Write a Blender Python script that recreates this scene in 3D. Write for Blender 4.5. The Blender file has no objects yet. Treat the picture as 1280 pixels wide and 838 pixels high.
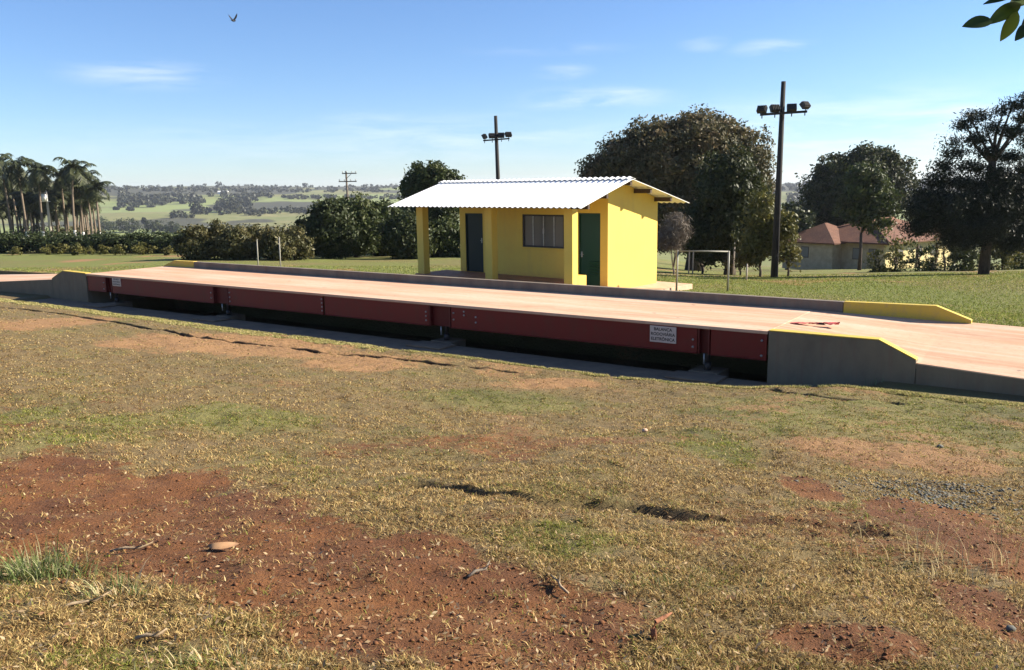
import bpy, math, random
import numpy as np
from mathutils import Vector, Matrix
random.seed(7)
R = np.random.default_rng(7)
sc = bpy.context.scene
C = sc.collection

# ------------------------------------------------------------------ camera model
F, PT, RL, CY, H = 1056.06, 0.1788, 0.0151, 422.6, 3.1
def ray(px, py):
    u2, v2 = px - 640, py - CY
    u = u2*math.cos(RL) - v2*math.sin(RL); v = u2*math.sin(RL) + v2*math.cos(RL)
    x, yc = u/F, v/F
    return (x, math.cos(PT) - yc*math.sin(PT), -math.sin(PT) - yc*math.cos(PT))
def atY(px, py, Y):
    d = ray(px, py); t = Y/d[1]
    return np.array([d[0]*t, Y, H + d[2]*t])
TH = -0.6013; D0 = np.array([-13.9703, 27.7173])
DD = np.array([math.cos(TH), math.sin(TH)]); DN = np.array([-DD[1], DD[0]])
HTH = -0.7264; KH = 1.12; H0 = np.array([-2.8604, 25.9774])*KH
HD = np.array([math.cos(HTH), math.sin(HTH)]); HN = np.array([-HD[1], HD[0]])

# ------------------------------------------------------------------ noise + terrain
def _h(i, j, s):
    n = (i*374761393 + j*668265263 + s*974634777) & 0xFFFFFFFF
    n = ((n ^ (n >> 13))*1274126177) & 0xFFFFFFFF
    return ((n ^ (n >> 16)) & 0xFFFF)/65535.0
def vnoise(x, y, s=0):
    x = np.asarray(x, float); y = np.asarray(y, float)
    i = np.floor(x).astype(np.int64); j = np.floor(y).astype(np.int64)
    a = x - i; b = y - j; a = a*a*(3-2*a); b = b*b*(3-2*b)
    return (_h(i,j,s)*(1-a) + _h(i+1,j,s)*a)*(1-b) + (_h(i,j+1,s)*(1-a) + _h(i+1,j+1,s)*a)*b
def fbm(x, y, s=0, o=4):
    t = 0; a = .5; n = 0
    for k in range(o):
        t = t + a*vnoise(x*2**k, y*2**k, s+k*17); n += a; a *= .5
    return t/n
def sst(a, b, x):
    t = np.clip((x-a)/(b-a), 0, 1); return t*t*(3-2*t)
def sw(x, y):
    x = np.asarray(x, float) - D0[0]; y = np.asarray(y, float) - D0[1]
    return x*DD[0] + y*DD[1], x*DN[0] + y*DN[1]
def ramp_z(s):
    return np.interp(s, [-16, -6, -2.2, 0, 22.53, 25.0, 26.6, 36], [-.62, -.13, .15, .425, .425, .10, .02, -.25])
def crest(s):
    return np.interp(s, [-8, -3, 0, 21.5, 22.6, 24, 40], [-.9, -1.2, -1.4, -1.4, -1.15, -.55, -.5]) + .12*(vnoise(s*.9, 0*s, 5)-.5)
# rut line in the grass (three pixels of it unprojected onto the slope)
def segdist(x, y, P):
    best = np.full(np.shape(x), 1e9)
    for (a, b) in zip(P[:-1], P[1:]):
        dx, dy = b[0]-a[0], b[1]-a[1]; L = dx*dx + dy*dy
        t = np.clip(((x-a[0])*dx + (y-a[1])*dy)/L, 0, 1)
        best = np.minimum(best, np.hypot(x-a[0]-t*dx, y-a[1]-t*dy))
    return best
RUT = None
def terr0(x, y):
    x = np.asarray(x, float); y = np.asarray(y, float)
    s, w = sw(x, y); c = crest(s); r = np.hypot(x, y)
    zc = np.interp(s, [-30, -6, 0, 20.5, 22.5, 24], [-1.6, -.5, -.4, -.38, -.36, -.26])
    near = zc + 1.75*np.clip((c-w)/13.6, 0, 1.5)**1.08
    u_ = x/np.maximum(y, 5); sl = .036 + .014*sst(-.4, -.1, u_) + .05*sst(-.05, .3, u_)
    q = np.maximum(y-24, 0); q = q*q/(q+6)
    lawn = .04 - .24*sst(3.6, 5.6, w) - sl*q + .28*(1-sst(3.4, 9, w))*sst(17, 23, s) + .2*sst(3.6, 5.6, w)*(1-sst(5.6, 11, w))*sst(17, 23, s)
    az = np.degrees(np.arctan2(x, np.maximum(y, 1)))
    ridge = np.interp(az, [-40, -26, -18, -8, 4, 20, 40], [18, 16, 9, 7, 2, -4, -6])
    fz = np.interp(r, [100, 160, 300, 600, 900, 1300, 1800, 2400, 2900, 5000], [-6, -9, -19, -35, -34, -24, -10, 0, -6, -40])
    fz = fz + ridge*sst(1100, 2300, r) + (fbm(x/260, y/260, 3)-.5)*14*sst(180, 700, r)
    k = sst(125, 210, r)
    far = lawn*(1-k) + fz*k
    z = near*(1-sst(-.5, 3.3, w)) + far*sst(-.5, 3.3, w)
    pitS = sst(-2.6, -2.2, s)*(1-sst(23.9, 24.6, s))
    inpit = sst(c-.05, c+.03, w)*(w < 3.08)*pitS
    z = z*(1-inpit) + (-.58-.5*sst(-.10, -.04, w)*sst(.05, .2, s)*(1-sst(22.3, 22.5, s)))*inpit
    under = (w > -.02)*(w < 3.1)*((s < .3) | (s > 22.4))*(s > -18)*(s < 37)
    z = np.where(under, np.minimum(z, ramp_z(s)-.22), z)
    # lumps
    lump = (fbm(x*1.1, y*1.1, 9)-.5)*.10 + (fbm(x*4.5, y*4.5, 11, 3)-.5)*.075*(y < 20)
    z = z + lump*(1-inpit)*(w < c)*np.clip((c-w)*3, .15, 1) + (fbm(x*.8, y*.8, 21)-.5)*.05*(w > 3.3)
    return z
def hit(px, py, rmax=4500):
    d = ray(px, py); t = 1.5
    ts = np.concatenate([np.arange(2, 60, .05), np.geomspace(60, rmax, 900)])
    z = H + ts*d[2]; g = terr0(ts*d[0], ts*d[1])
    k = np.argmax(z < g)
    if not (z < g).any(): k = len(ts)-1
    t = ts[k]
    return np.array([d[0]*t, d[1]*t, float(terr0(d[0]*t, d[1]*t))])
RUT = [hit(*p)[:2] for p in [(524,608),(600,617),(680,629),(720,632),(800,637),(890,649)]]
RUT2 = [hit(*p)[:2] for p in [(900,650),(1010,657),(1100,668)]]
CRK = [hit(*p)[:2] for p in [(0,385),(75,392),(140,402),(250,421),(330,432),(400,441),(520,452),(640,466)]]
CRK2 = [hit(*p)[:2] for p in [(965,489),(1030,497),(1120,505)]]
def terr(x, y):
    x = np.asarray(x, float); y = np.asarray(y, float)
    z = terr0(x, y)
    jx = x + .05*(vnoise(x*4, y*4, 31)-.5); jy = y + .07*(vnoise(x*4, y*4, 32)-.5)
    g = .10*(1-sst(.03, .12, segdist(jx, jy, RUT))) + .035*(1-sst(.03, .1, segdist(jx, jy, RUT2)))
    g = g + .15*(1-sst(.03, .11, segdist(jx, jy, CRK))) + .08*(1-sst(.04, .12, segdist(jx, jy, CRK2)))
    return z - g*(y < 32)
def tz(x, y): return float(terr(x, y))

# ground colour masks from patches the photo shows (soil, greener grass)
def blob(x, y, pts):
    m = np.zeros(np.shape(x))
    for (px, py, rx, ry) in pts:
        c = hit(px, py); a = hit(px+rx, py); b = hit(px, py-ry); e = hit(px, py+ry)
        ra = abs(a[0]-c[0]); rb = (abs(b[1]-c[1]) + abs(e[1]-c[1]))/2
        q = np.hypot((x-c[0])/ra, (y-c[1])/rb)
        m = np.maximum(m, 1-sst(.35, 1.15, q))
    return m
DIRT = [(10,610,150,70),(120,640,180,75),(240,660,170,65),(350,695,170,60),(450,715,170,62),(570,745,170,55),(690,775,140,45),(620,800,180,55),(470,785,130,55),(60,660,140,55),(520,690,90,30),
        (320,430,150,16),(220,425,110,14),(60,405,70,14),(440,455,80,12),(1080,565,100,22),(1170,575,70,22),(1010,610,34,16),(1150,640,60,14),
        (1060,805,120,32),(1235,765,70,50),(700,480,60,8),(1270,700,60,40)]
GREEN = [(1080,520,200,40),(1200,510,120,35),(960,515,90,30),(110,540,110,30),(30,520,60,30),(690,680,110,30),(300,520,120,20),(70,715,70,22),(640,500,150,18),(160,838,160,30),(900,560,60,30)]
def masks(x, y):
    n = fbm(x*1.7, y*1.7, 41); n2 = fbm(x*.6, y*.6, 47)
    b_ = blob(x, y, DIRT); dirt = np.clip(b_*1.35 + (n-.5)*1.3 + (fbm(x*7, y*7, 43)-.5)*.5, 0, 1)*(b_ > .02) + np.clip((n2-.62)*4, 0, .5)
    s, w = sw(x, y)
    green = np.clip(blob(x, y, GREEN)*.75 + (n-.5)*1.4, 0, .85)*(w < 0)
    lawn = sst(2.9, 3.4, w)
    near = (np.asarray(y) < 40)
    green = np.maximum(green, lawn*np.clip(.85 + (fbm(x*.35, y*.35, 52)-.5)*1.6, 0, 1))
    return np.clip(dirt, 0, 1)*near*(1-lawn) + lawn*np.clip((fbm(x*.5, y*.25, 57)-.62)*5, 0, .8), green

# ------------------------------------------------------------------ mesh helpers
def np_mesh(name, V, Fc, mat, parent=None, attrs=None, smooth=False):
    me = bpy.data.meshes.new(name)
    V = np.asarray(V, np.float32); Fc = np.asarray(Fc, np.int32); k = Fc.shape[1]
    me.vertices.add(len(V)); me.vertices.foreach_set('co', V.ravel())
    me.loops.add(Fc.size); me.loops.foreach_set('vertex_index', Fc.ravel())
    me.polygons.add(len(Fc)); me.polygons.foreach_set('loop_start', np.arange(0, Fc.size, k, dtype=np.int32))
    if smooth: me.polygons.foreach_set('use_smooth', np.ones(len(Fc), bool))
    me.update(calc_edges=True)
    for an, av in (attrs or {}).items():
        av = np.asarray(av, np.float32)
        if av.ndim == 1:
            a = me.attributes.new(an, 'FLOAT', 'POINT'); a.data.foreach_set('value', av)
        else:
            a = me.attributes.new(an, 'FLOAT_COLOR', 'POINT')
            a.data.foreach_set('color', np.concatenate([av, np.ones((len(av), 1), np.float32)], 1).ravel())
    me.materials.append(mat)
    o = bpy.data.objects.new(name, me); C.objects.link(o)
    if parent: o.parent = parent
    return o
class MB:
    def __init__(s): s.v = []; s.f = []; s.sm = []
    def add(s, V, Fc, smooth=False):
        n = len(s.v); s.v += [tuple(map(float, p)) for p in V]
        s.f += [tuple(i+n for i in q) for q in Fc]; s.sm += [smooth]*len(Fc); return s
    def box(s, x0, x1, y0, y1, z0, z1):
        V = [(x,y,z) for z in (z0,z1) for y in (y0,y1) for x in (x0,x1)]
        return s.add(V, [(0,2,3,1),(4,5,7,6),(0,1,5,4),(2,6,7,3),(0,4,6,2),(1,3,7,5)])
    def obox(s, c, ax, ay, az):
        c, ax, ay, az = map(np.asarray, (c, ax, ay, az))
        V = [c + i*ax + j*ay + k*az for k in (-1,1) for j in (-1,1) for i in (-1,1)]
        return s.add(V, [(0,2,3,1),(4,5,7,6),(0,1,5,4),(2,6,7,3),(0,4,6,2),(1,3,7,5)])
    def prism(s, poly, axis, a, b):      # poly in the other two axes
        def mk(p, t):
            return {'x': (t, p[0], p[1]), 'y': (p[0], t, p[1]), 'z': (p[0], p[1], t)}[axis]
        n = len(poly); V = [mk(p, a) for p in poly] + [mk(p, b) for p in poly]
        Fc = [tuple(range(n))[::-1], tuple(range(n, 2*n))] + [(i, (i+1) % n, n+(i+1) % n, n+i) for i in range(n)]
        return s.add(V, Fc)
    def tube(s, pts, rad, n=8, cap=True):
        pts = [np.asarray(p, float) for p in pts]; m = len(pts)
        rad = [rad]*m if np.isscalar(rad) else rad; V = []; Fc = []
        for i, p in enumerate(pts):
            t = pts[min(i+1, m-1)] - pts[max(i-1, 0)]; t = t/(np.linalg.norm(t)+1e-9)
            u = np.cross(t, (0,0,1) if abs(t[2]) < .9 else (1,0,0)); u /= np.linalg.norm(u); w = np.cross(t, u)
            for k in range(n):
                a = 2*math.pi*k/n; V.append(p + rad[i]*(math.cos(a)*u + math.sin(a)*w))
        for i in range(m-1):
            for k in range(n):
                Fc.append((i*n+k, i*n+(k+1) % n, (i+1)*n+(k+1) % n, (i+1)*n+k))
        if cap: Fc += [tuple(range(n))[::-1], tuple(range((m-1)*n, m*n))]
        return s.add(V, Fc, n > 5)
    def ell(s, c, r, nu=12, nv=8, jit=0, rng=None):
        V = [(c[0], c[1], c[2]-r[2])]
        for j in range(1, nv):
            ph = -math.pi/2 + math.pi*j/nv
            for i in range(nu):
                a = 2*math.pi*i/nu; q = 1 + (jit*(random.random()-.5) if jit else 0)
                V.append((c[0]+q*r[0]*math.cos(ph)*math.cos(a), c[1]+q*r[1]*math.cos(ph)*math.sin(a), c[2]+q*r[2]*math.sin(ph)))
        V.append((c[0], c[1], c[2]+r[2])); L = len(V)-1; Fc = []
        for i in range(nu): Fc.append((0, 1+(i+1) % nu, 1+i)); Fc.append((L, L-nu+i, L-nu+(i+1) % nu))
        for j in range(nv-2):
            for i in range(nu):
                a = 1+j*nu; Fc.append((a+i, a+(i+1) % nu, a+nu+(i+1) % nu, a+nu+i))
        return s.add(V, Fc, True)
    def build(s, name, mat, parent=None, bevel=0):
        me = bpy.data.meshes.new(name); me.from_pydata(s.v, [], s.f)
        me.polygons.foreach_set('use_smooth', s.sm); me.update(); me.materials.append(mat)
        o = bpy.data.objects.new(name, me); C.objects.link(o)
        if parent: o.parent = parent
        if bevel:
            b = o.modifiers.new('bevel', 'BEVEL'); b.width = bevel; b.segments = 2; b.limit_method = 'ANGLE'; b.angle_limit = math.radians(40)
        return o
def tag(o, label=None, cat=None, group=None, kind=None):
    if label: o['label'] = label
    if cat: o['category'] = cat
    if group: o['group'] = group
    if kind: o['kind'] = kind
    return o
def thing(name, loc, label, cat, rz=0, group=None):
    o = bpy.data.objects.new(name, None); C.objects.link(o); o.empty_display_size = .3
    o.location = tuple(map(float, loc)); o.rotation_euler = (0, 0, rz)
    return tag(o, label, cat, group)
def copy_tree(o, parent=None):
    c = o.copy(); C.objects.link(c)
    if parent: c.parent = parent
    for ch in list(o.children): copy_tree(ch, c)
    return c

# ------------------------------------------------------------------ materials
class NT:
    def __init__(s, name):
        s.m = bpy.data.materials.new(name); s.m.use_nodes = True; s.t = s.m.node_tree; s.n = s.t.nodes; s.l = s.t.links
        s.b = s.n['Principled BSDF']; s.b.inputs['Specular IOR Level'].default_value = .3
    def node(s, ty, **k):
        n = s.n.new(ty)
        for a, v in k.items():
            if a.startswith('i_'): n.inputs[a[2:].replace('_', ' ')].default_value = v
            else: setattr(n, a, v)
        return n
    def link(s, a, b): s.l.new(a, b)
    def coord(s, which='Object'): return s.node('ShaderNodeTexCoord').outputs[which]
    def pos(s): return s.node('ShaderNodeNewGeometry').outputs['Position']
    def scale(s, vec, sx, sy, sz):
        n = s.node('ShaderNodeVectorMath', operation='MULTIPLY'); s.link(vec, n.inputs[0]); n.inputs[1].default_value = (sx, sy, sz); return n.outputs[0]
    def noise(s, vec, scale, detail=4, rough=.55, dist=0):
        n = s.node('ShaderNodeTexNoise', i_Scale=scale, i_Detail=detail, i_Roughness=rough, i_Distortion=dist); s.link(vec, n.inputs['Vector']); return n.outputs['Fac']
    def rng(s, v, a, b, c=0., d=1.):
        n = s.node('ShaderNodeMapRange'); s.link(v, n.inputs[0])
        for i, q in enumerate((a, b, c, d)): n.inputs[1+i].default_value = q
        return n.outputs[0]
    def attr(s, name, out='Fac'): return s.node('ShaderNodeAttribute', attribute_name=name).outputs[out]
    def math(s, op, a, b=None):
        n = s.node('ShaderNodeMath', operation=op)
        for i, q in enumerate((a, b)):
            if q is None: continue
            if isinstance(q, (int, float)): n.inputs[i].default_value = q
            else: s.link(q, n.inputs[i])
        return n.outputs[0]
    def mix(s, f, a, b, mode='MIX'):
        n = s.node('ShaderNodeMix', data_type='RGBA', blend_type=mode)
        if isinstance(f, (int, float)): n.inputs[0].default_value = f
        else: s.link(f, n.inputs[0])
        for i, q in ((6, a), (7, b)):
            if isinstance(q, tuple): n.inputs[i].default_value = (*q, 1)
            else: s.link(q, n.inputs[i])
        return n.outputs[2]
    def bump(s, h, strength=.3, dist=.02):
        n = s.node('ShaderNodeBump', i_Strength=strength, i_Distance=dist); s.link(h, n.inputs['Height']); s.link(n.outputs[0], s.b.inputs['Normal'])
    def out(s, col, rough=.8):
        if isinstance(col, tuple): s.b.inputs['Base Color'].default_value = (*col, 1)
        else: s.link(col, s.b.inputs['Base Color'])
        if isinstance(rough, (int, float)): s.b.inputs['Roughness'].default_value = rough
        else: s.link(rough, s.b.inputs['Roughness'])
        return s.m
def plain(name, a, b=None, scale=6, rough=.7, bump=0, bscale=40, metal=0, stretch=(1,1,1), lo=.35, hi=.65):
    t = NT(name); v = t.scale(t.coord(), *stretch); b = b or tuple(q*.75 for q in a)
    n = t.noise(v, scale, 5); col = t.mix(t.rng(n, lo, hi), a, b)
    if bump: t.bump(t.noise(v, bscale, 4), bump, .01)
    t.b.inputs['Metallic'].default_value = metal
    return t.out(col, rough)
def leafmat(name, a, b, c, trans=.25, rough=.55):
    t = NT(name); k = t.attr('tint')
    col = t.mix(t.rng(k, 0, .55), a, b); col = t.mix(t.rng(k, .55, 1), col, c)
    t.out(col, rough); t.b.inputs['Specular IOR Level'].default_value = .25
    tr = t.node('ShaderNodeBsdfTranslucent'); t.link(col, tr.inputs[0])
    mx = t.node('ShaderNodeMixShader'); mx.inputs[0].default_value = trans
    t.link(t.b.outputs[0], mx.inputs[1]); t.link(tr.outputs[0], mx.inputs[2]); t.link(mx.outputs[0], t.n['Material Output'].inputs[0])
    return t.m

def ground_mat():
    t = NT('ground'); p = t.pos()
    dirt, green = t.attr('dirt'), t.attr('green')
    n1 = t.noise(p, 2.2, 6); n2 = t.noise(p, 14, 6, .65); n3 = t.noise(p, 60, 5, .7); n4 = t.noise(p, .35, 3)
    soil = t.mix(t.rng(n2, .3, .7), (.135,.052,.017), (.21,.086,.027)); soil = t.mix(t.rng(n3, .55, .75), soil, (.075,.032,.016))
    soil = t.mix(t.math('MULTIPLY', t.rng(n1, .5, .75), .6), soil, (.28,.14,.058))
    dry = t.mix(t.rng(n3, .3, .7), (.235,.165,.075), (.115,.075,.034)); dry = t.mix(t.math('MULTIPLY', t.rng(n1, .4, .7), .5), dry, (.17,.135,.05))
    grn = t.mix(t.rng(n3, .3, .7), (.13,.135,.036), (.055,.062,.016)); grn = t.mix(t.math('MULTIPLY', t.rng(n4, .35, .65), .55), grn, (.30,.27,.085))
    lw = t.attr('lawn'); grn = t.mix(lw, grn, t.mix(t.rng(n3, .3, .7), (.19,.21,.045), (.11,.135,.028))); col = t.mix(t.math('MULTIPLY', green, t.rng(n2, .25, .6, .55, 1)), dry, grn)
    soil = t.mix(t.math('MULTIPLY', t.rng(t.noise(p, .9, 4), .42, .62), .65), soil, (.10,.040,.018))
    soil = t.mix(t.attr('pale'), soil, t.mix(t.rng(n2, .3, .7), (.37,.215,.10), (.25,.14,.06)))
    df = t.math('MULTIPLY_ADD' if False else 'ADD', dirt, t.rng(n2, .3, .7, -.38, .38)); df = t.rng(df, .22, .62)
    col = t.mix(df, col, soil)
    rut = t.attr('rut'); col = t.mix(rut, col, (.05,.025,.015))  # rut and cracks darkened: groove shade put into the soil colour
    path = t.attr('path'); col = t.mix(t.math('MULTIPLY', path, t.rng(n2, .2, .6, .6, 1)), col, (.34,.24,.16))
    hgt = t.math('ADD', t.math('MULTIPLY', n3, .6), n2); t.bump(hgt, .9, .05)
    return t.out(col, .95)
def hill_mat():
    t = NT('hill_fields'); p = t.pos(); f = t.attr('wood'); g = t.attr('lush')
    n = t.noise(p, .012, 5); n2 = t.noise(p, .09, 4)
    past = t.mix(t.rng(n, .35, .65), (.145,.165,.052), (.215,.195,.085)); past = t.mix(t.rng(n2, .45, .75), past, (.13,.145,.05))
    past = t.mix(g, past, (.20,.235,.08))
    col = t.mix(f, past, t.mix(t.rng(n2, .3, .7), (.045,.05,.03), (.075,.07,.045)))
    return t.out(col, .95)
def concrete_deck():
    t = NT('dusty_concrete'); v = t.coord()
    n = t.noise(t.scale(v, .25, 1, 1), 1.2, 6, .6); n2 = t.noise(v, 9, 6, .7); n3 = t.noise(t.scale(v, .15, 3.2, 1), 2, 4)
    col = t.mix(t.rng(n, .32, .66), (.58,.41,.285), (.53,.295,.175)); col = t.mix(t.math('MULTIPLY', t.rng(n3, .48, .7), .6), col, (.63,.49,.38))
    col = t.mix(t.math('MULTIPLY', t.rng(n2, .5, .75), .5), col, (.36,.21,.135))
    sp = t.node('ShaderNodeSeparateXYZ'); t.link(v, sp.inputs[0]); y = sp.outputs[1]
    for c_ in (.62, 2.25):
        d_ = t.math('ABSOLUTE', t.math('SUBTRACT', t.math('ADD', y, t.rng(t.noise(t.scale(v, .3, 0, 0), 1, 2), 0, 1, -.2, .2)), c_))
        col = t.mix(t.math('MULTIPLY', t.rng(d_, .10, .34, .8, 0), t.rng(t.noise(t.scale(v, .5, 4, 1), 2.5, 5, .7), .35, .65)), col, (.40,.22,.13))
    sp_ = t.noise(v, 3.2, 3); col = t.mix(t.rng(sp_, .70, .74, 0, .7), col, (.20,.13,.10))
    t.bump(n2, .35, .012); return t.out(col, .85)
def hut_paint():
    t = NT('yellow_wall_paint'); v = t.coord(); n = t.noise(v, 1.3, 6, .7); n2 = t.noise(v, 45, 4, .6); n3 = t.noise(t.scale(v, 4, 4, .35), 1.4, 5)
    sp = t.node('ShaderNodeSeparateXYZ'); t.link(v, sp.inputs[0])
    col = t.mix(t.rng(n, .40, .68, 0, .7), (.78,.54,.105), (.73,.465,.095)); col = t.mix(t.math('MULTIPLY', t.rng(n3, .55, .78), .30), col, (.52,.34,.12))
    h = t.math('SUBTRACT', sp.outputs[2], t.math('MULTIPLY', t.noise(v, 7, 5, .7), .55)); col = t.mix(t.rng(h, .05, .34, .5, 0), col, (.45,.22,.10))
    t.bump(n2, .25, .006); return t.out(col, .7)
def grey_concrete(name, a, b, dirty=(.20,.12,.08)):
    t = NT(name); v = t.coord(); n = t.noise(t.scale(v, 1, 1, .5), 2.2, 6, .65); n2 = t.noise(v, 35, 5, .7)
    st = t.noise(t.scale(v, 6, 6, .4), 1.5, 4)
    col = t.mix(t.rng(n, .3, .7), a, b); col = t.mix(t.math('MULTIPLY', t.rng(st, .52, .75), .5), col, dirty)
    t.bump(n2, .3, .006); return t.out(col, .9)
def paint(name, a, wear, rough=.55, amt=.5, sc_=3.):
    t = NT(name); v = t.coord(); n = t.noise(v, sc_, 6, .7); n2 = t.noise(v, 40, 4, .6); n3 = t.noise(t.scale(v, 5, 5, .5), 1.3, 4)
    col = t.mix(t.math('MULTIPLY', t.rng(n, .5, .72), amt), a, wear); col = t.mix(t.math('MULTIPLY', t.rng(n3, .5, .8), amt*.5), col, wear)
    t.bump(n2, .12, .004); return t.out(col, rough)
M = dict(
 ground=ground_mat(), hill=hill_mat(), deck=concrete_deck(),
 conc=grey_concrete('grey_concrete', (.23,.19,.125), (.165,.135,.09)), pit=grey_concrete('pit_concrete', (.27,.19,.12), (.17,.12,.08)),
 kerb=grey_concrete('kerb_concrete', (.23,.19,.145), (.145,.12,.095), (.24,.13,.08)),
 red=paint('red_oxide_paint', (.155,.013,.010), (.10,.026,.017), .5, .6), reddark=paint('dark_red_paint', (.105,.010,.008), (.08,.018,.012), .55, .5),
 yel=hut_paint(), yelcap=paint('yellow_kerb_paint', (.60,.43,.06), (.42,.30,.12), .6, .8, 6),
 dust=paint('grimy_yellow_paint', (.60,.42,.07), (.40,.22,.09), .7, .7),
 roof=paint('white_roof_sheet', (.88,.88,.87), (.78,.77,.74), .5, .35), under=plain('cream_boards', (.66,.56,.36), rough=.7),
 wood=plain('dark_beam_wood', (.045,.028,.016), (.08,.05,.03), 12, .7, .2, stretch=(.3,3,3)),
 green=paint('green_door_paint', (.010,.046,.022), (.012,.036,.02), .35, .4), teal=paint('blue_green_door_paint', (.006,.020,.022), (.008,.018,.018), .4, .4),
 porch=plain('red_cement_floor', (.40,.21,.12), (.30,.14,.08), 5, .7), apron=plain('pink_cement_apron', (.56,.40,.28), (.50,.32,.21), 3, .8),
 steel=plain('galvanised_steel', (.48,.48,.46), (.34,.33,.31), 20, .4, metal=.6), iron=plain('dark_iron', (.045,.043,.042), (.07,.06,.055), 10, .5, metal=.3),
 pole=plain('tarred_pole_wood', (.018,.017,.018), (.036,.031,.028), 4, .8, .2, stretch=(3,3,.4)), gpole=plain('grey_concrete_pole', (.50,.45,.38), (.40,.35,.29), 4, .8),
 dstick=plain('pale_dry_stick', (.36,.27,.17), (.24,.17,.10), 20, .9, .3, 60), wpole=plain('weathered_pole_wood', (.16,.13,.105), (.09,.075,.06), 4, .9), dull=paint('dull_white_pipe_paint', (.27,.255,.21), (.17,.145,.11), .5, .7, 8), white=paint('white_paint', (.72,.71,.68), (.5,.46,.4), .5, .5, 8), sign=paint('white_sign_plate', (.58,.50,.43), (.46,.36,.30), .45, .5, 5), black=plain('black_lettering', (.012,.012,.014), rough=.5),
 bark=plain('brown_bark', (.10,.075,.055), (.055,.04,.03), 8, .9, .5, 20, stretch=(2,2,.5)), gbark=plain('grey_bark', (.22,.18,.14), (.12,.095,.07), 6, .9, .4, 20, stretch=(2,2,.5)),
 tile=None, hwall=plain('beige_plaster', (.50,.37,.22), (.40,.29,.16), 2, .85), hwall2=plain('sunlit_plaster', (.62,.53,.28), (.55,.44,.2), 2, .85),
 stone=plain('grey_pebble', (.15,.145,.12), (.07,.07,.06), 3, .8), clod=plain('soil_clod', (.19,.08,.032), (.12,.048,.02), 8, .95),
 bird=plain('black_plumage', (.012,.012,.016), rough=.6), rag=plain('faded_red_cloth', (.5,.09,.09), (.3,.06,.07), 20, .9),
 barkbit=plain('reddish_bark_strip', (.30,.13,.065), (.14,.055,.03), 12, .9, .5, 40), dleaf=plain('dry_leaf', (.45,.26,.13), (.33,.18,.09), 15, .7),
)
def tile_mat():
    t = NT('clay_roof_tiles'); v = t.coord(); n = t.noise(v, 1.1, 4); n2 = t.noise(v, 7, 3)
    w = t.node('ShaderNodeTexWave', wave_type='BANDS', bands_direction='Z', i_Scale=4.); t.link(v, w.inputs[0])
    col = t.mix(t.rng(n, .35, .65), (.17,.072,.040), (.115,.05,.033)); col = t.mix(t.math('MULTIPLY', t.rng(n2, .5, .7), .7), col, (.22,.12,.08))
    t.bump(w.outputs['Fac'], .5, .06); return t.out(col, .85)
M['tile'] = tile_mat()
def glass_mat():
    t = NT('dark_window_glass'); t.b.inputs['Specular IOR Level'].default_value = .35
    return t.out((.15,.15,.145), .15)
M['glass'] = glass_mat()
L = dict(
 mango=leafmat('mango_leaves', (.055,.058,.026), (.115,.10,.045), (.23,.155,.085)), dark=leafmat('dark_leaves', (.02,.03,.012), (.045,.058,.02), (.085,.095,.036)),
 mid=leafmat('mid_green_leaves', (.025,.038,.012), (.055,.072,.02), (.10,.11,.035)), olive=leafmat('olive_leaves', (.05,.055,.02), (.095,.09,.035), (.17,.14,.06)),
 dark2=leafmat('deep_green_leaves', (.018,.026,.009), (.038,.048,.015), (.085,.088,.03)), cedar=leafmat('cedar_needles', (.010,.014,.008), (.018,.024,.012), (.035,.04,.018), .1), palm=leafmat('palm_fronds', (.018,.026,.014), (.04,.05,.02), (.085,.09,.04), .2),  # dark2: deeper leaf green for the darkest trees
 dry=leafmat('dry_twigs', (.10,.08,.06), (.16,.13,.10), (.22,.18,.14), .1), hedge=leafmat('hedge_leaves', (.02,.032,.01), (.04,.055,.018), (.07,.085,.03)),
 near=leafmat('glossy_leaves', (.02,.04,.01), (.035,.06,.012), (.09,.12,.015), .3, .35), yel=leafmat('yellow_green_leaves', (.06,.065,.02), (.12,.115,.03), (.2,.17,.05)),
 far=leafmat('far_wood_leaves', (.018,.022,.012), (.03,.034,.016), (.05,.05,.024), 0),
)
def bladesmat():
    t = NT('grass_blades'); c = t.attr('col', 'Color'); t.out(c, .8); t.b.inputs['Specular IOR Level'].default_value = .15
    tr = t.node('ShaderNodeBsdfTranslucent'); t.link(c, tr.inputs[0]); mx = t.node('ShaderNodeMixShader'); mx.inputs[0].default_value = .3
    t.link(t.b.outputs[0], mx.inputs[1]); t.link(tr.outputs[0], mx.inputs[2]); t.link(mx.outputs[0], t.n['Material Output'].inputs[0]); return t.m
M['blade'] = bladesmat()

# ------------------------------------------------------------------ world, sun, camera
SUN_AZ, SUN_EL = math.radians(9), math.radians(29)
wd = bpy.data.worlds.new('World'); sc.world = wd; wd.use_nodes = True
nt = wd.node_tree; bg = nt.nodes['Background']; bg.inputs[1].default_value = .058
sky = nt.nodes.new('ShaderNodeTexSky'); sky.sky_type = 'NISHITA'; sky.sun_disc = False
sky.sun_elevation = SUN_EL; sky.sun_rotation = math.pi/2 - SUN_AZ; sky.altitude = 600; sky.air_density = 1.0; sky.dust_density = .1; sky.ozone_density = 4.0
tc = nt.nodes.new('ShaderNodeTexCoord')
def wn(ty, **k):
    n = nt.nodes.new(ty)
    for a, v in k.items(): setattr(n, a, v)
    return n
def wmath(op, a, b):
    n = wn('ShaderNodeMath', operation=op)
    for i, q in enumerate((a, b)):
        if isinstance(q, (int, float)): n.inputs[i].default_value = q
        else: nt.links.new(q, n.inputs[i])
    return n.outputs[0]
mp = wn('ShaderNodeVectorMath', operation='MULTIPLY'); mp.inputs[1].default_value = (5, 5, 34); nt.links.new(tc.outputs['Generated'], mp.inputs[0])
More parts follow.
